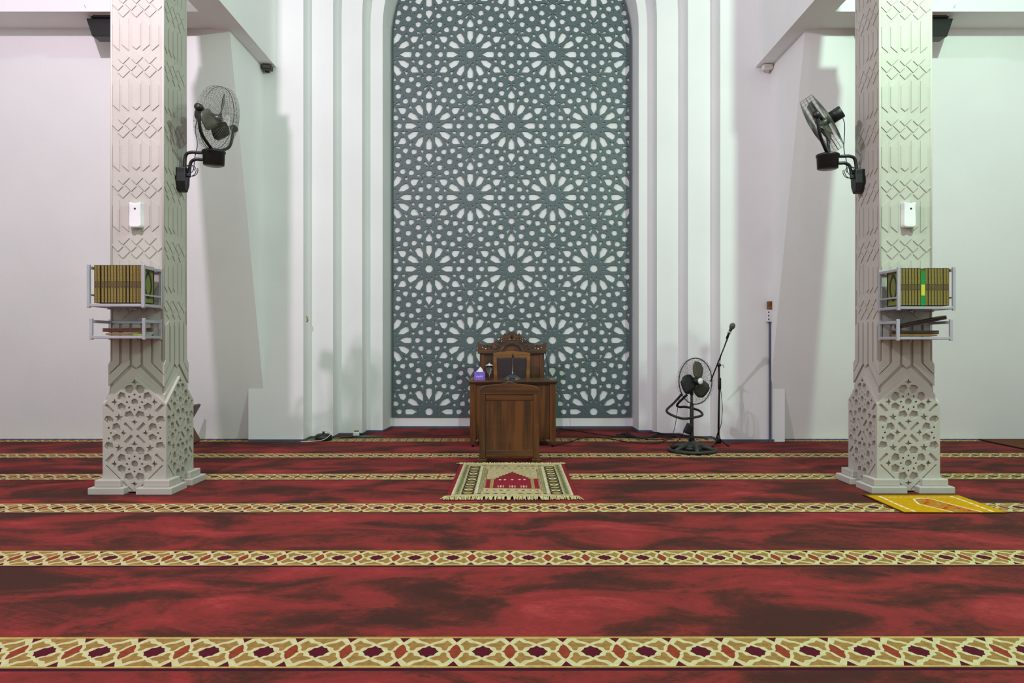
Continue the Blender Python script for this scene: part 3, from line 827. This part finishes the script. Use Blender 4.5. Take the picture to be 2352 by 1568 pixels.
# ------------------------------------------------------------------ desk
DX0, DX1, DY0, DY1, DZ = -.478, .496, 8.02, 8.76, .720
t = thing('desk', 'dark brown wooden desk with casters standing before the screen', 'desk', ((DX0+DX1)/2, (DY0+DY1)/2, 0))
mb = MB().box((DX0, DY0, DZ-.022), (DX1, DY1, DZ), 'woodx').box((DX0+.012, DY0+.012, DZ-.036), (DX1-.012, DY1-.012, DZ-.022), 'woodx')
part(mb, 'desktop', t, bevel=.005)
for x in (DX0+.02, DX1-.085):
    for y in (DY0+.02, DY1-.085):
        part(MB().box((x, y, .055), (x+.065, y+.065, DZ-.036), 'wood'), 'leg', t, bevel=.005)
        c = MB().lathe([(0, -.013), (.021, -.013), (.024, 0), (.021, .013), (0, .013)], 'black', (x+.032, y+.02, .0245), (1, 0, 0), 14)
        c.box((x+.014, y+.012, .035), (x+.05, y+.052, .057), 'steel'); part(c, 'caster', t)
part(MB().box((DX0+.08, DY0+.04, .10), (DX1-.08, DY0+.058, DZ-.036), 'wood'), 'front_panel', t)
for x in (DX0+.035, DX1-.05): part(MB().box((x, DY0+.08, .10), (x+.015, DY1-.08, DZ-.036), 'wood'), 'side_panel', t)
# lectern panel in front
LY = 6.97; k = LY/F
t = thing('lectern', 'narrow dark teak lectern panel with peaked top, nearest the patterned rug', 'lectern', (-.028, LY, 0))
def L(px, py): p = at(px, py, LY); return (p.x, p.z)
lx0, lx1 = L(1101, 0)[0], L(1239, 0)[0]; cx = (lx0+lx1)/2
half = [(0, L(0, 873.5)[1]), (.03, L(0, 878.5)[1]), (.09, L(0, 882)[1]), (.16, L(0, 883.5)[1]), (.225, L(0, 885)[1]), (.265, L(0, 889)[1]), ((lx1-lx0)/2, L(0, 897)[1])]
ztop = [(cx+x, z) for x, z in half]; ztl = [(cx-x, z) for x, z in half[::-1][:-1]]
zr = L(0, 896)[1]
part(MB().prism([(lx0, zr-.04)]+[(lx1, zr-.04)]+ztop[::-1]+ztl[::-1], 0, .05, lambda u, v, h: Vector((u, LY+h, v)), 'woodx'), 'top_rail', t, bevel=.004)
for s, x in ((1, lx0), (-1, lx1)):
    a, b = sorted((x, x+s*.058))
    part(MB().box((a, LY+.001, .04), (b, LY+.05, zr-.04), 'wood'), 'post', t, bevel=.004)
    part(MB().box((a-.012, LY-.02, .0), (b+.012, LY+.32, .04), 'wood'), 'foot', t, bevel=.006)
    part(MB().box((a+.012, LY+.05, .04), (b-.012, LY+.24, .5), 'wood'), 'side_board', t, bevel=.004)
xi0, xi1 = lx0+.058, lx1-.058
part(MB().box((xi0, LY+.008, zr-.095), (xi1, LY+.04, zr-.04), 'woodx'), 'upper_rail', t, bevel=.004)
part(MB().box((xi0, LY+.015, .115), (xi1, LY+.035, zr-.095), 'wood'), 'panel', t)
part(MB().box((xi0, LY+.008, .055), (xi1, LY+.04, .118), 'woodx'), 'lower_rail', t, bevel=.004)

# ------------------------------------------------------------------ throne-like seat behind the desk
TY = 9.30; kk = TY/F
t = thing('carved_pulpit_seat', 'tall dark wooden pulpit seat with pierced carved crest behind the desk', 'pulpit', (0, TY, 0))
def T(px, py): p = at(px, py, TY); return (p.x, p.z)
x0, zl = T(1102, 812); x1, _ = T(1250, 812)
part(MB().box((x0, TY+.01, .04), (x1, TY+.04, zl), 'wood'), 'back_panel', t)
for x in (x0, x1-.06): part(MB().box((x, TY-.01, 0), (x+.06, TY+.08, zl), 'wood'), 'post', t, bevel=.004)
part(MB().box((x0, TY+.08, .0), (x0+.03, TY+.42, .62), 'wood'), 'side_panel', t); part(MB().box((x1-.03, TY+.08, .0), (x1, TY+.42, .62), 'wood'), 'side_panel', t)
cxx = (x0+x1)/2
# ledge split by the arch
arch_r = .165; zl2 = T(0, 806)[1]
for a, b in ((x0-.025, cxx-arch_r), (cxx+arch_r, x1+.025)):
    part(MB().box((a, TY-.04, zl), (b, TY+.09, zl2+.01), 'woodx'), 'cornice', t, bevel=.005)
pr = MB()
for r, w2, yy in ((arch_r, .022, -.045), (arch_r-.024, .016, -.03)):
    P = [(cxx+(r)*cos(pi*k/20), zl+(r)*.94*sin(pi*k/20)) for k in range(21)]+[(cxx+(r-w2)*cos(pi*k/20), zl+(r-w2)*.94*sin(pi*k/20)) for k in range(20, -1, -1)]
    for i in range(20):
        pr.prism([P[i], P[i+1], P[41-i-1], P[41-i]], 0, .08, lambda u, v, h, yy=yy: Vector((u, TY+yy+h, v)), 'woodx')
part(pr, 'arch_moulding', t)
part(MB().prism([(cxx+(arch_r-.03)*cos(pi*k/20), zl-.001+(arch_r-.03)*.94*sin(pi*k/20)) for k in range(21)], 0, .02, lambda u, v, h: Vector((u, TY+.008+h, v)), 'wood'), 'arch_panel', t)
# pierced crest
zc = zl2+.01; hw = (x1-x0)/2+.02
ol = [(hw, zc), (hw+.015, T(0, 786)[1]), (hw-.05, T(0, 790)[1]), (.30, T(0, 792)[1]), (.255, T(0, 788)[1]), (.215, T(0, 785)[1]), (.185, T(0, 780)[1]), (.165, T(0, 781)[1]), (.135, T(0, 771)[1]), (.118, T(0, 773)[1]), (.09, T(0, 764)[1]), (.07, T(0, 768)[1]), (.035, T(0, 762.5)[1]), (0, T(0, 761)[1])]
right = [(cxx+x, z) for x, z in ol]; left = [(cxx-x, z) for x, z in ol[::-1][1:]]
P = [right+left]; Lv = [.03]
def hole(p, l=None): P.append(p); Lv.append(l)
hole([(cxx+(arch_r-.002)*cos(pi*k/20), zl+(arch_r-.002)*.94*sin(pi*k/20)) for k in range(21)]+[(cxx-arch_r-.001, zl-.01), (cxx+arch_r+.001, zl-.01)])
random.seed(5)
for s in (1, -1):
    for q in range(11):
        for rr, sz in ((.188, .011), (.212, .012), (.236, .011)):
            a = radians(8+q*8.2+(4 if rr == .212 else 0))
            ex = cxx+s*rr*cos(a)*1.02; ez = zl+.003+rr*.94*sin(a)
            if ez < zc+.012 or abs(ex-cxx) < .022: continue
            lim = T(0, 764)[1] if abs(ex-cxx) < .09 else T(0, 774)[1] if abs(ex-cxx) < .135 else T(0, 784)[1] if abs(ex-cxx) < .2 else T(0, 791)[1]
            if ez > lim-.012: continue
            an = a+random.uniform(.4, 1.2); hole([(ex+sz*cos(b)*cos(an)-sz*.55*sin(b)*sin(an), ez+sz*cos(b)*sin(an)+sz*.55*sin(b)*cos(an)) for b in [2*pi*k/7 for k in range(7)]])
    for (hx, hz, sz) in ((.29, .035, .017), (.325, .055, .015), (.33, .022, .013), (.365, .04, .016), (.36, .07, .011), (.295, .066, .012)):
        an = hx*40; ex = cxx+s*hx; ez = zc+hz
        hole([(ex+sz*cos(b)*cos(an)-sz*.55*sin(b)*sin(an), ez+sz*cos(b)*sin(an)+sz*.55*sin(b)*cos(an)) for b in [2*pi*k/8 for k in range(8)]])
part(MB().relief(P, Lv, ['woodx']*len(P), XZ(TY+.03), back=0, uvback=True), 'carved_crest', t)
cv = MB()
for s in (1, -1):    # raised scrolls on the crest
    for cx_, cz_, R0 in ((.03, .215, .024), (.065, .22, .03), (.105, .19, .03), (.145, .15, .028), (.18, .105, .024), (.205, .065, .02), (.27, .04, .018), (.31, .045, .026), (.35, .045, .022)):
        base_z = zl if cx_ < .25 else zc
        pts = [Vector((cxx+s*(cx_+R0*(1-k/26)*cos(k*.42)), TY-.004, base_z+cz_*(.86 if cx_ < .25 else 1)+R0*(1-k/26)*sin(k*.42))) for k in range(22)]
        cv.tube(pts, .0055, 'wood', 6)
cv.lathe([(0, -.02), (.018, -.012), (.022, .0), (.0, .02)], 'woodx', (cxx, TY, zl+arch_r*.94+.055), (0, -1, 0), 10)
part(cv, 'crest_scrolls', t)
# chair
CY = 9.0
t = thing('upholstered_chair', 'wooden armless chair with studded dark leather back, behind the desk', 'chair', (0, CY-.2, 0))
def Cc(px, py): p = at(px, py, CY+.02); return (p.x, p.z)
ca, zt = Cc(1133, 809); cb_, _ = Cc(1218, 809); ch = (ca+cb_)/2; hw = (cb_-ca)/2
zbk = .46
out = [(ca+.012, zbk), (cb_-.012, zbk), (cb_, zt-.01), (ch+hw*.6, zt+.008), (ch, zt+.016), (ch-hw*.6, zt+.008), (ca, zt-.01)]
pz0, pz1 = .52, Cc(0, 821)[1]
inn = [(ch-hw+.058, pz0), (ch+hw-.058, pz0), (ch+hw-.044, pz1), (ch, pz1+.006), (ch-hw+.044, pz1)]
part(MB().relief([out, inn], [.035, None], ['woodl']*2, XZ(CY+.035), back=0, uvback=True), 'back_frame', t, bevel=.003)
part(MB().prism(inn, 0, .04, XZ(CY+.03), 'leather'), 'back_pad', t, bevel=.012)
st = MB()
def along(p, q, n):
    for i in range(n): yield (p[0]+(q[0]-p[0])*i/n, p[1]+(q[1]-p[1])*i/n)
for x, z in list(along(inn[1], inn[2], 16))+list(along(inn[2], inn[3], 7))+list(along(inn[3], inn[4], 7))+list(along(inn[4], inn[0], 16)):
    st.lathe([(0.0045, 0), (.003, .003), (0, .004)], 'brass', (x, CY-.001, z), (0, -1, 0), 6)
part(st, 'studs', t)
part(MB().box((ca+.01, CY-.42, .40), (cb_-.01, CY+.03, .445), 'wood'), 'seat_frame', t, bevel=.005)
part(MB().box((ca+.02, CY-.41, .445), (cb_-.02, CY-.0, .49), 'leather'), 'seat_cushion', t, bevel=.015)
for x in (ca+.012, cb_-.052):
    for y in (CY-.41, CY-.01): part(MB().box((x, y, 0), (x+.04, y+.04, .40), 'wood'), 'leg', t, bevel=.004)

# ------------------------------------------------------------------ on the desk
tx = at(1102, 870, 8.18).x
t = thing('tissue_box', 'small purple tissue carton on the left of the desktop', 'tissue box', (tx, 8.18, DZ))
P = [[(-.058, 0), (.058, 0), (.058, .092), (-.058, .092)], [(-.035, .012), (.04, .012), (.04, .018), (-.035, .018)]]
mb = MB().box((tx-.058, 8.122, DZ), (tx+.058, 8.238, DZ+.092), 'purple'); part(mb, 'carton', t, bevel=.002)
mb = MB()
pts = []
for i in range(7):
    for j in range(12):
        a = 2*pi*j/12; q = i/6; r = .034*(1-q)**.8*(1+.25*sin(3*a+q*2))+.002
        mb.v.append((tx+r*cos(a)*1.1+.006*q, 8.18+r*sin(a)*.6, DZ+.093+.052*q)); 
mb.f = [(i*12+j, i*12+(j+1) % 12, (i+1)*12+(j+1) % 12, (i+1)*12+j) for i in range(6) for j in range(12)]
mb.mi('tissue'); mb.m = [0]*len(mb.f); mb.sm = [True]*len(mb.f)
part(mb, 'tissue', t)
def text(name, s, size, loc, m, parent, rot=(pi/2, 0, 0), ext=.0006):
    c = bpy.data.curves.new(name, 'FONT'); c.body = s; c.size = size; c.extrude = ext; c.align_x = 'CENTER'; c.align_y = 'CENTER'
    c.materials.append(M[m]); c.resolution_u = 4
    tmp = bpy.data.objects.new('tmp', c); me = bpy.data.meshes.new_from_object(tmp); bpy.data.objects.remove(tmp); bpy.data.curves.remove(c)
    o = bpy.data.objects.new(name, me); COL.objects.link(o)
    o.parent = parent; o.location = Vector(loc)-parent.location; o.rotation_euler = rot; return o
text('printed_lettering', 'multi', .036, (tx, 8.1212, DZ+.045), 'tissue', t)
gx = at(1124, 870, 8.25).x
t = thing('goblet', 'stemmed glass of water with white lid beside the purple tissue box', 'glass', (gx, 8.25, DZ))
part(MB().lathe([(0, 0), (.032, 0), (.033, .003), (.007, .010), (.0055, .05), (.008, .07), (.026, .088), (.036, .115), (.039, .158), (.0365, .158), (.033, .115), (.02, .092), (0, .082)], 'glass', (gx, 8.25, DZ), n=24), 'bowl', t)
part(MB().lathe([(0, .083), (.019, .092), (.0325, .114), (.034, .132), (0, .132)], 'glass', (gx, 8.25, DZ), n=20), 'water', t)
part(MB().lathe([(0, .159), (.042, .159), (.042, .164), (.02, .172), (.008, .174), (.009, .182), (0, .186)], 'white', (gx, 8.25, DZ), n=24), 'lid', t)
mx_, my = at(1177, 870, 8.25).x, 8.25
t = thing('desk_microphone', 'gooseneck conference microphone with silver dome base on the desk', 'microphone', (mx_, my, DZ))
part(MB().lathe([(0, 0), (.094, 0), (.096, .006), (.085, .022), (.06, .042), (.03, .056), (.012, .06), (0, .061)], 'satin', (mx_, my, DZ), n=32), 'base', t)
part(MB().box((mx_-.036, my-.095, DZ+.004), (mx_+.03, my-.055, DZ+.03), 'black'), 'button_panel', t, bevel=.008)
part(MB().tube([(mx_, my, DZ+.058), (mx_+.001, my, DZ+.09)], .008, 'steel', 10), 'neck_socket', t)
part(MB().tube(bez([(mx_, my, DZ+.085), (mx_+.001, my, DZ+.16), (mx_+.004, my-.01, DZ+.25)], 6), .003, 'steel', 8), 'gooseneck', t)
part(MB().lathe([(0, 0), (.008, 0), (.012, .01), (.012, .03), (.006, .04), (0, .04)], 'black', (mx_+.004, my-.01, DZ+.248), n=12), 'microphone_head', t)

tag(MB().tube(bez([(.415, TY-.05, 1.01), (.432, TY-.06, .93), (.452, TY-.07, .84), (.455, TY-.08, .6), (.47, TY-.09, .2), (.5, TY-.1, .012), (.60, TY-.08, .008)], 6), .0045, 'cable', 6).build('hanging_cable'),
    'thin dark cable hanging down the right side of the carved pulpit seat', 'cable')
# ------------------------------------------------------------------ rugs
def rug(name, label, P, Ms, cx, cy, wave=.004, thick=.006, fr=None):
    t = thing(name, label, 'rug', (cx, cy, 0))
    f = fr or (lambda u, v, h: Vector((cx+u, cy+v, .002+thick+wave*(1+sin(v*7+u*3))*.5+h)))
    mb = MB().relief(P, [0]*len(P), Ms, f, back=-thick)
    part(mb, 'pile', t, recalc=False); return t
W, Hh = .482, .725
P = [[(-W, -Hh), (W, -Hh), (W, Hh), (-W, Hh)]]; Ms = ['r_red']
def a(p, m): P.append(p); Ms.append(m)
def rc(x0, y0, x1, y1, m): a([(x0, y0), (x1, y0), (x1, y1), (x0, y1)], m)
rc(-.45, -.70, .45, .725, 'r_pale'); rc(-.437, -.69, .437, .71, 'r_beige')
def blip(x, y, w2, h2, m, n=6): a([(x+w2*cos(2*pi*k/n), y+h2*sin(2*pi*k/n)) for k in range(n)], m)
for s in (1, -1):
    a([(s*.425, -.67), (s*.392, -.67), (s*.392, .69), (s*.425, .69)], 'r_grn')
    a([(s*.378, -.665), (s*.286, -.665), (s*.286, .61), (s*.378, .61)], 'r_blk')
    for k in range(11):
        y = -.61+k*.116
        blip(s*.332, y, .036, .04, 'r_pale' if k % 2 else 'ochre', 8); blip(s*.332, y, .016, .018, 'r_rust' if k % 2 else 'r_grn')
        for q in (1, -1): blip(s*.332+q*.036, y+.055, .010, .016, 'r_grn')
    a([(s*.279, -.665), (s*.262, -.665), (s*.262, .61), (s*.279, .61)], 'r_pale')
    a([(s*.258, -.62), (s*.232, -.62), (s*.232, .53), (s*.258, .53)], 'r_grn')
    a([(s*.228, -.56), (s*.222, -.56), (s*.222, .45), (s*.228, .45)], 'r_rust')
    a([(s*.2165, -.43), (s*.213, -.43), (s*.213, .45), (s*.2165, .45)], 'r_blk')
    for k in range(26):
        y = -.63+k*.05; blip(s*.408, y, .007, .012, 'r_blk'); blip(s*.245, y if y < .5 else .5, .005, .010, 'r_beige')
    for (yy) in (-.645, .625):
        for k in range(4):
            blip(s*(.06+k*.062), yy, .020, .016, 'r_blk'); blip(s*(.085+k*.062), yy, .010, .010, 'r_rust')
    for yy in (-.52, .50):
        for k in range(4): blip(s*(.03+k*.055), yy, .015, .025, 'r_rust' if k % 2 else 'r_grn'); blip(s*(.055+k*.05), yy, .008, .02, 'r_pale')
rc(-.21, -.43, .21, .40, 'r_beige')
rc(-.21, -.43, .21, -.03, 'r_crim'); 
for s in (1, -1):
    a([(s*.175, -.42), (s*.150, -.42), (s*.150, -.035), (s*.175, -.035)], 'ochre'); a([(s*.167, -.42), (s*.158, -.42), (s*.158, -.035), (s*.167, -.035)], 'r_grn')
dome = [(.135, -.03), (.135, .03), (.112, .03), (.112, .085), (.085, .085), (.085, .13), (.06, .13), (.06, .18), (.035, .18), (.035, .23), (.015, .23), (0, .30)]
a(dome+[(-x, y) for x, y in dome[-2::-1]], 'r_red')
a([(.18, -.005), (.135, -.005), (.135, .015), (.18, .01)], 'r_rust'); a([(-.18, -.005), (-.135, -.005), (-.135, .015), (-.18, .01)], 'r_rust')
for x in (-.1, -.06, 0, .06, .1): blip(x, -.055, .012, .022, 'r_pale')
for x in (-.11, -.09, -.07, -.02, 0, .02, .07, .09, .11): blip(x, -.34, .007, .06, 'r_pink' if abs(x) not in (.09, 0) else 'r_pale')
rcx, rcy = .002, 6.125
t = rug('prayer_rug', 'beige fringed prayer rug with red dome motif, before the lectern', P, Ms, rcx, rcy, wave=.008)
random.seed(3)
for side in (-1, 1):
    mb = MB()
    for i in range(210):
        x = -.50+i*1.0/209
        if abs(x) > .48: x = math.copysign(.48+(abs(x)-.48)*1.5, x)
        y0 = rcy+side*(Hh-.002); ln = .10 if side < 0 else .05
        dx = random.uniform(-.02, .02)
        x0 = rcx+max(-W, min(W, x))
        mb.tube([(x0, y0, .012), (x0+dx*.5, y0+side*ln*.5, .014+random.uniform(0, .008)), (x0+dx+(x-max(-W, min(W, x))), y0+side*ln*random.uniform(.7, 1.05), .007)], .0038, 'fringe', 4)
    mb.tube([(rcx-W, rcy+side*(Hh-.002), .012), (rcx+W, rcy+side*(Hh-.002), .012)], .005, 'fringe', 5)
    o = part(mb, 'fringe', t); o['kind'] = 'stuff'
# yellow mat
P = []; Ms = []
ex, ey = .345, .28
a([(-ex, -ey), (ex, -ey), (ex, ey), (-ex, ey)], 'm_edge'); rc(-ex+.006, -ey+.006, ex-.006, ey-.035, 'm_yel')
for s in (-1, 1):
    for k in range(7):
        y = -.26+k*.07; a([(s*.27, y), (s*.25, y), (s*.25, y+.055), (s*.27, y+.055)], 'm_wht')
for k in range(13): x = -.26+k*.04; rc(x, .17, x+.03, .18, 'm_wht')
hx = [(-.115, -.03), (-.07, .12), (.0, .15), (.07, .12), (.11, -.03), (.19, -.274), (-.02, -.274)]
hxi = [(-.10, -.03), (-.062, .105), (.0, .135), (.06, .108), (.098, -.035), (.175, -.274), (-.005, -.274)]
a(hx, 'm_wht'); a(hxi, 'm_org')
for i, (x, y) in enumerate([(-.05, .06), (.02, .09), (.05, .03), (-.02, .02), (-.06, -.03), (.03, -.04), (.08, -.08), (-.02, -.08), (.02, -.14), (.09, -.16), (.05, -.21), (.12, -.23), (.02, -.23), (-.01, -.17)]):
    blip(x, y, .013, .018, ['m_blue', 'm_red', 'm_grn', 'm_red', 'm_red'][i % 5])
cxm, cym = 2.94, 5.185
t = rug('prayer_mat', 'bright yellow mat with white dashed border at the foot of the right column', P, Ms, cxm, cym, wave=.006)
mb = MB()
for i in range(60):
    x = cxm-ex+i*2*ex/59; mb.tube([(x, cym+ey-.004, .01), (x+0, cym+ey+.022, .006)], .005, 'm_edge', 5)
o = part(mb, 'fringe', t); o['kind'] = 'stuff'
t = rug('brown_rug', 'plain brown rug along the wall at the far right edge', [[(-.9, -1.0), (.9, -1.0), (.9, .98), (-.9, .98)], [(-.88, -.98), (.88, -.98), (.88, .96), (-.88, .96)]], ['r_blk', 'brownmat'], 6.32, 7.62, wave=.0, thick=.012)

# ------------------------------------------------------------------ things at the walls and on the floor
def speaker(label, sx, X):
    t = thing('hanging_speaker', label, 'speaker', (X, 7.25, 4.1), 'black boxes under the side-bay soffits')
    w2 = .42; P = [(-w2+.055, 0), (w2-.055, 0), (w2, .165), (w2, .175), (-w2, .175), (-w2, .165)]
    part(MB().prism([(X+u, 4.105+v) for u, v in P], -.07, .07, lambda u, v, h: Vector((u, 7.25-h, v)), 'black'), 'cabinet', t, bevel=.006)
    part(MB().box((X-w2+.055, 7.16, 4.28), (X+w2-.055, 7.36, 4.302), 'black'), 'mounting_plate', t)
    x = X+sx*.34
    part(MB().tube(bez([(x, 7.14, 4.285), (x+sx*.02, 7.09, 4.32), (x+sx*.035, 7.068, 4.36)], 5), .004, 'cablew', 6), 'cable', t)
speaker('black box speaker under the soffit, half hidden behind the left column', -1, -3.71)
speaker('black box speaker under the soffit, half hidden behind the right column', 1, 3.86)
def spot(label, p, m, sx):
    t = thing('wall_spotlight', label, 'spotlight', p)
    p = Vector(p)
    part(MB().box((p.x-.02, 8.44, p.z-.03), (p.x+.02, 8.482, p.z+.035), m), 'mount', t)
    R = Matrix.Rotation(-sx*.1, 3, 'Y')
    part(MB().box((-.055, -.04, -.026), (.055, .04, .026), m, R, Vector((p.x+.02*(-sx), 8.40, p.z))), 'housing', t, bevel=.006)
    part(MB().box((-.045, -.045, -.018), (.045, -.039, .018), 'blade2' if m == 'black' else 'page', R, Vector((p.x+.02*(-sx), 8.40, p.z))), 'lens', t)
spot('small dark spotlight at the end of the left beam', at(614, 160, 8.46), 'black', -1)
spot('small white spotlight at the end of the right beam', at(1762, 159, 8.46), 'white', 1)
# conduit and boxes right
p0 = at(1769, 1013, 8.465); p1 = at(1769, 738, 8.465)
tag(MB().box((p0.x-.012, 8.455, .0), (p0.x+.012, 8.48, p1.z), 'tile').build('cable_conduit'), 'slim dark blue-grey cable duct running up the wall beside the right beam', 'conduit')
a_, b_ = at(1760, 739, 8.45), at(1780, 711, 8.45)
t = thing('socket_box', 'white electrical socket box at the top of the dark cable duct', 'socket', ((a_.x+b_.x)/2, 8.46, a_.z))
part(MB().box((a_.x, 8.42, a_.z), (b_.x, 8.48, b_.z), 'white'), 'housing', t, bevel=.006)
for k in range(3): part(MB().lathe([(0, 0), (.008, 0), (.008, .004), (0, .004)], 'black', (a_.x+.018, 8.417, a_.z+.03+k*.04), (0, 1, 0), 10), 'socket_hole', t)
a_, b_ = at(1763, 711, 8.45), at(1782, 692, 8.45)
tag(MB().box((a_.x, 8.42, a_.z), (b_.x, 8.48, b_.z), 'brownbox').build('wooden_box', bevel=.004), 'small brown box on the wall just above the white socket box', 'box')
p = at(704, 733, 8.61)
tag(MB().tube([(-2.389, 8.61, p.z-.03), (-2.375, 8.61, p.z-.02), (-2.375, 8.61, p.z+.02), (-2.389, 8.61, p.z+.03)], .007, 'brass', 8).build('wall_hook'), 'tiny brass hook on the left stepped jamb', 'hook')
# small black drum and cables, left
d = at(743, 1010, 8.60)
t = thing('power_adapter', 'black rounded power adapter with white cable on the floor by the left wall', 'power adapter', (d.x, 8.58, 0))
part(MB().lathe([(0, .002), (.095, .002), (.1, .02), (.097, .055), (.07, .075), (.02, .08), (0, .08)], 'black', (d.x, 8.60, 0), n=24), 'body', t)
part(MB().lathe([(0, .08), (.012, .08), (.014, .1), (0, .105)], 'black', (d.x+.0, 8.6, 0), n=12), 'knob', t)
part(MB().tube(bez([(d.x-.22, 8.44, .006), (d.x-.1, 8.45, .008), (d.x+.02, 8.475, .02), (d.x+.075, 8.5, .05), (d.x+.09, 8.56, .085), (d.x+.02, 8.62, .1), (d.x-.02, 8.6, .1)], 6), .0045, 'cablew', 6), 'cable', t)
d = at(820, 1000, 8.95)
t = thing('extension_plug', 'white plug adapter on the floor with green cables, left of the niche', 'plug', (d.x, 8.95, 0))
part(MB().box((d.x-.04, 8.9, .01), (d.x+.035, 8.97, .06), 'white'), 'adapter', t, bevel=.01)
part(MB().box((d.x+.035, 8.915, .015), (d.x+.08, 8.955, .045), 'black'), 'plug', t, bevel=.006)
part(MB().box((d.x-.03, 8.92, .06), (d.x+.025, 8.95, .075), 'sticky'), 'cap', t, bevel=.003)
for k in range(4):
    tag(MB().tube(bez([(d.x-.25+.04*k, 8.72+.03*k, .006), (d.x-.12, 8.80-.02*k, .010+.004*k), (d.x+.02*k, 8.84+.01*k, .006+.004*k), (d.x+.14+.03*k, 8.86+.02*k, .008), (d.x+.3, 8.95-.03*k, .006)], 6), .0055, 'cableg', 6).build('green_cable'),
        ['green cable nearest the viewer in the tangle by the plug', 'second green cable of the tangle by the plug', 'third green cable of the tangle by the plug', 'green cable nearest the wall in the tangle by the plug'][k], 'cable', 'green cables by the left wall')
# black cables right
cabs = [
 ([(1285, 983), (1330, 990), (1400, 1000), (1440, 1003), (1500, 1009), (1540, 1006)], 'long thin black cable from the desk to the tangled cables'),
 ([(1266, 1024), (1300, 1016), (1352, 1003), (1405, 1008), (1440, 1014), (1500, 1018), (1530, 1010), (1555, 1001)], 'long black cable looping in front of the tangle towards the desk caster'),
 ([(1415, 1000), (1430, 999), (1450, 1001), (1470, 1005), (1500, 1003), (1520, 999), (1545, 998)], 'thick black cable lying along the tangle nearest the wall'),
 ([(1420, 1002), (1440, 997), (1455, 1004), (1480, 1010), (1500, 1004), (1530, 1003), (1560, 1006)], 'black cable twisting through the middle of the tangle'),
 ([(1432, 998), (1448, 1006), (1470, 1009), (1490, 1008), (1510, 1000), (1540, 1001), (1590, 1007)], 'black cable ending the tangle at the pedestal fan'),
 ([(1490, 999), (1505, 995), (1520, 1001), (1560, 1003), (1600, 1009), (1625, 1013)], 'black cable running from the tangle to the microphone stand'),
]
for i, (pts, lab) in enumerate(cabs):
    q = []
    for (x, y) in pts:
        Y = 1.118*F/(y-HZ); q.append(Vector(((x-1176)*Y/F, Y, .0)))
    for v in q:
        # stay in front of the stepped wall
        lim = 9.80 if v.x < 1.58 else 9.33 if v.x < 1.74 else 9.03 if v.x < 2.03 else 8.73 if v.x < 2.34 else 8.43
        v.y = min(v.y, lim); v.z = .009+.006*i*(1 if i > 1 else 0)
    tag(MB().tube(bez(q, 6), .0085 if i > 1 else .005, 'cable', 6).build('black_cable'), lab, 'cable', 'black cables right of the desk')
# cross-legged book stand hidden behind the left column
p = at(449, 930, 8.2)
t = thing('reading_stand', 'brown wooden cross-legged reading stand peeking out behind the left column', 'book stand', (p.x-.12, 8.2, 0))
bxx = p.x-.13
for s in (1, -1):
    part(MB().box((-.014, -.15, -.24), (.014, .15, .24), 'stick', Matrix.Rotation(s*.52, 3, 'Y'), Vector((bxx, 8.2, .235))), 'board', t, bevel=.006)
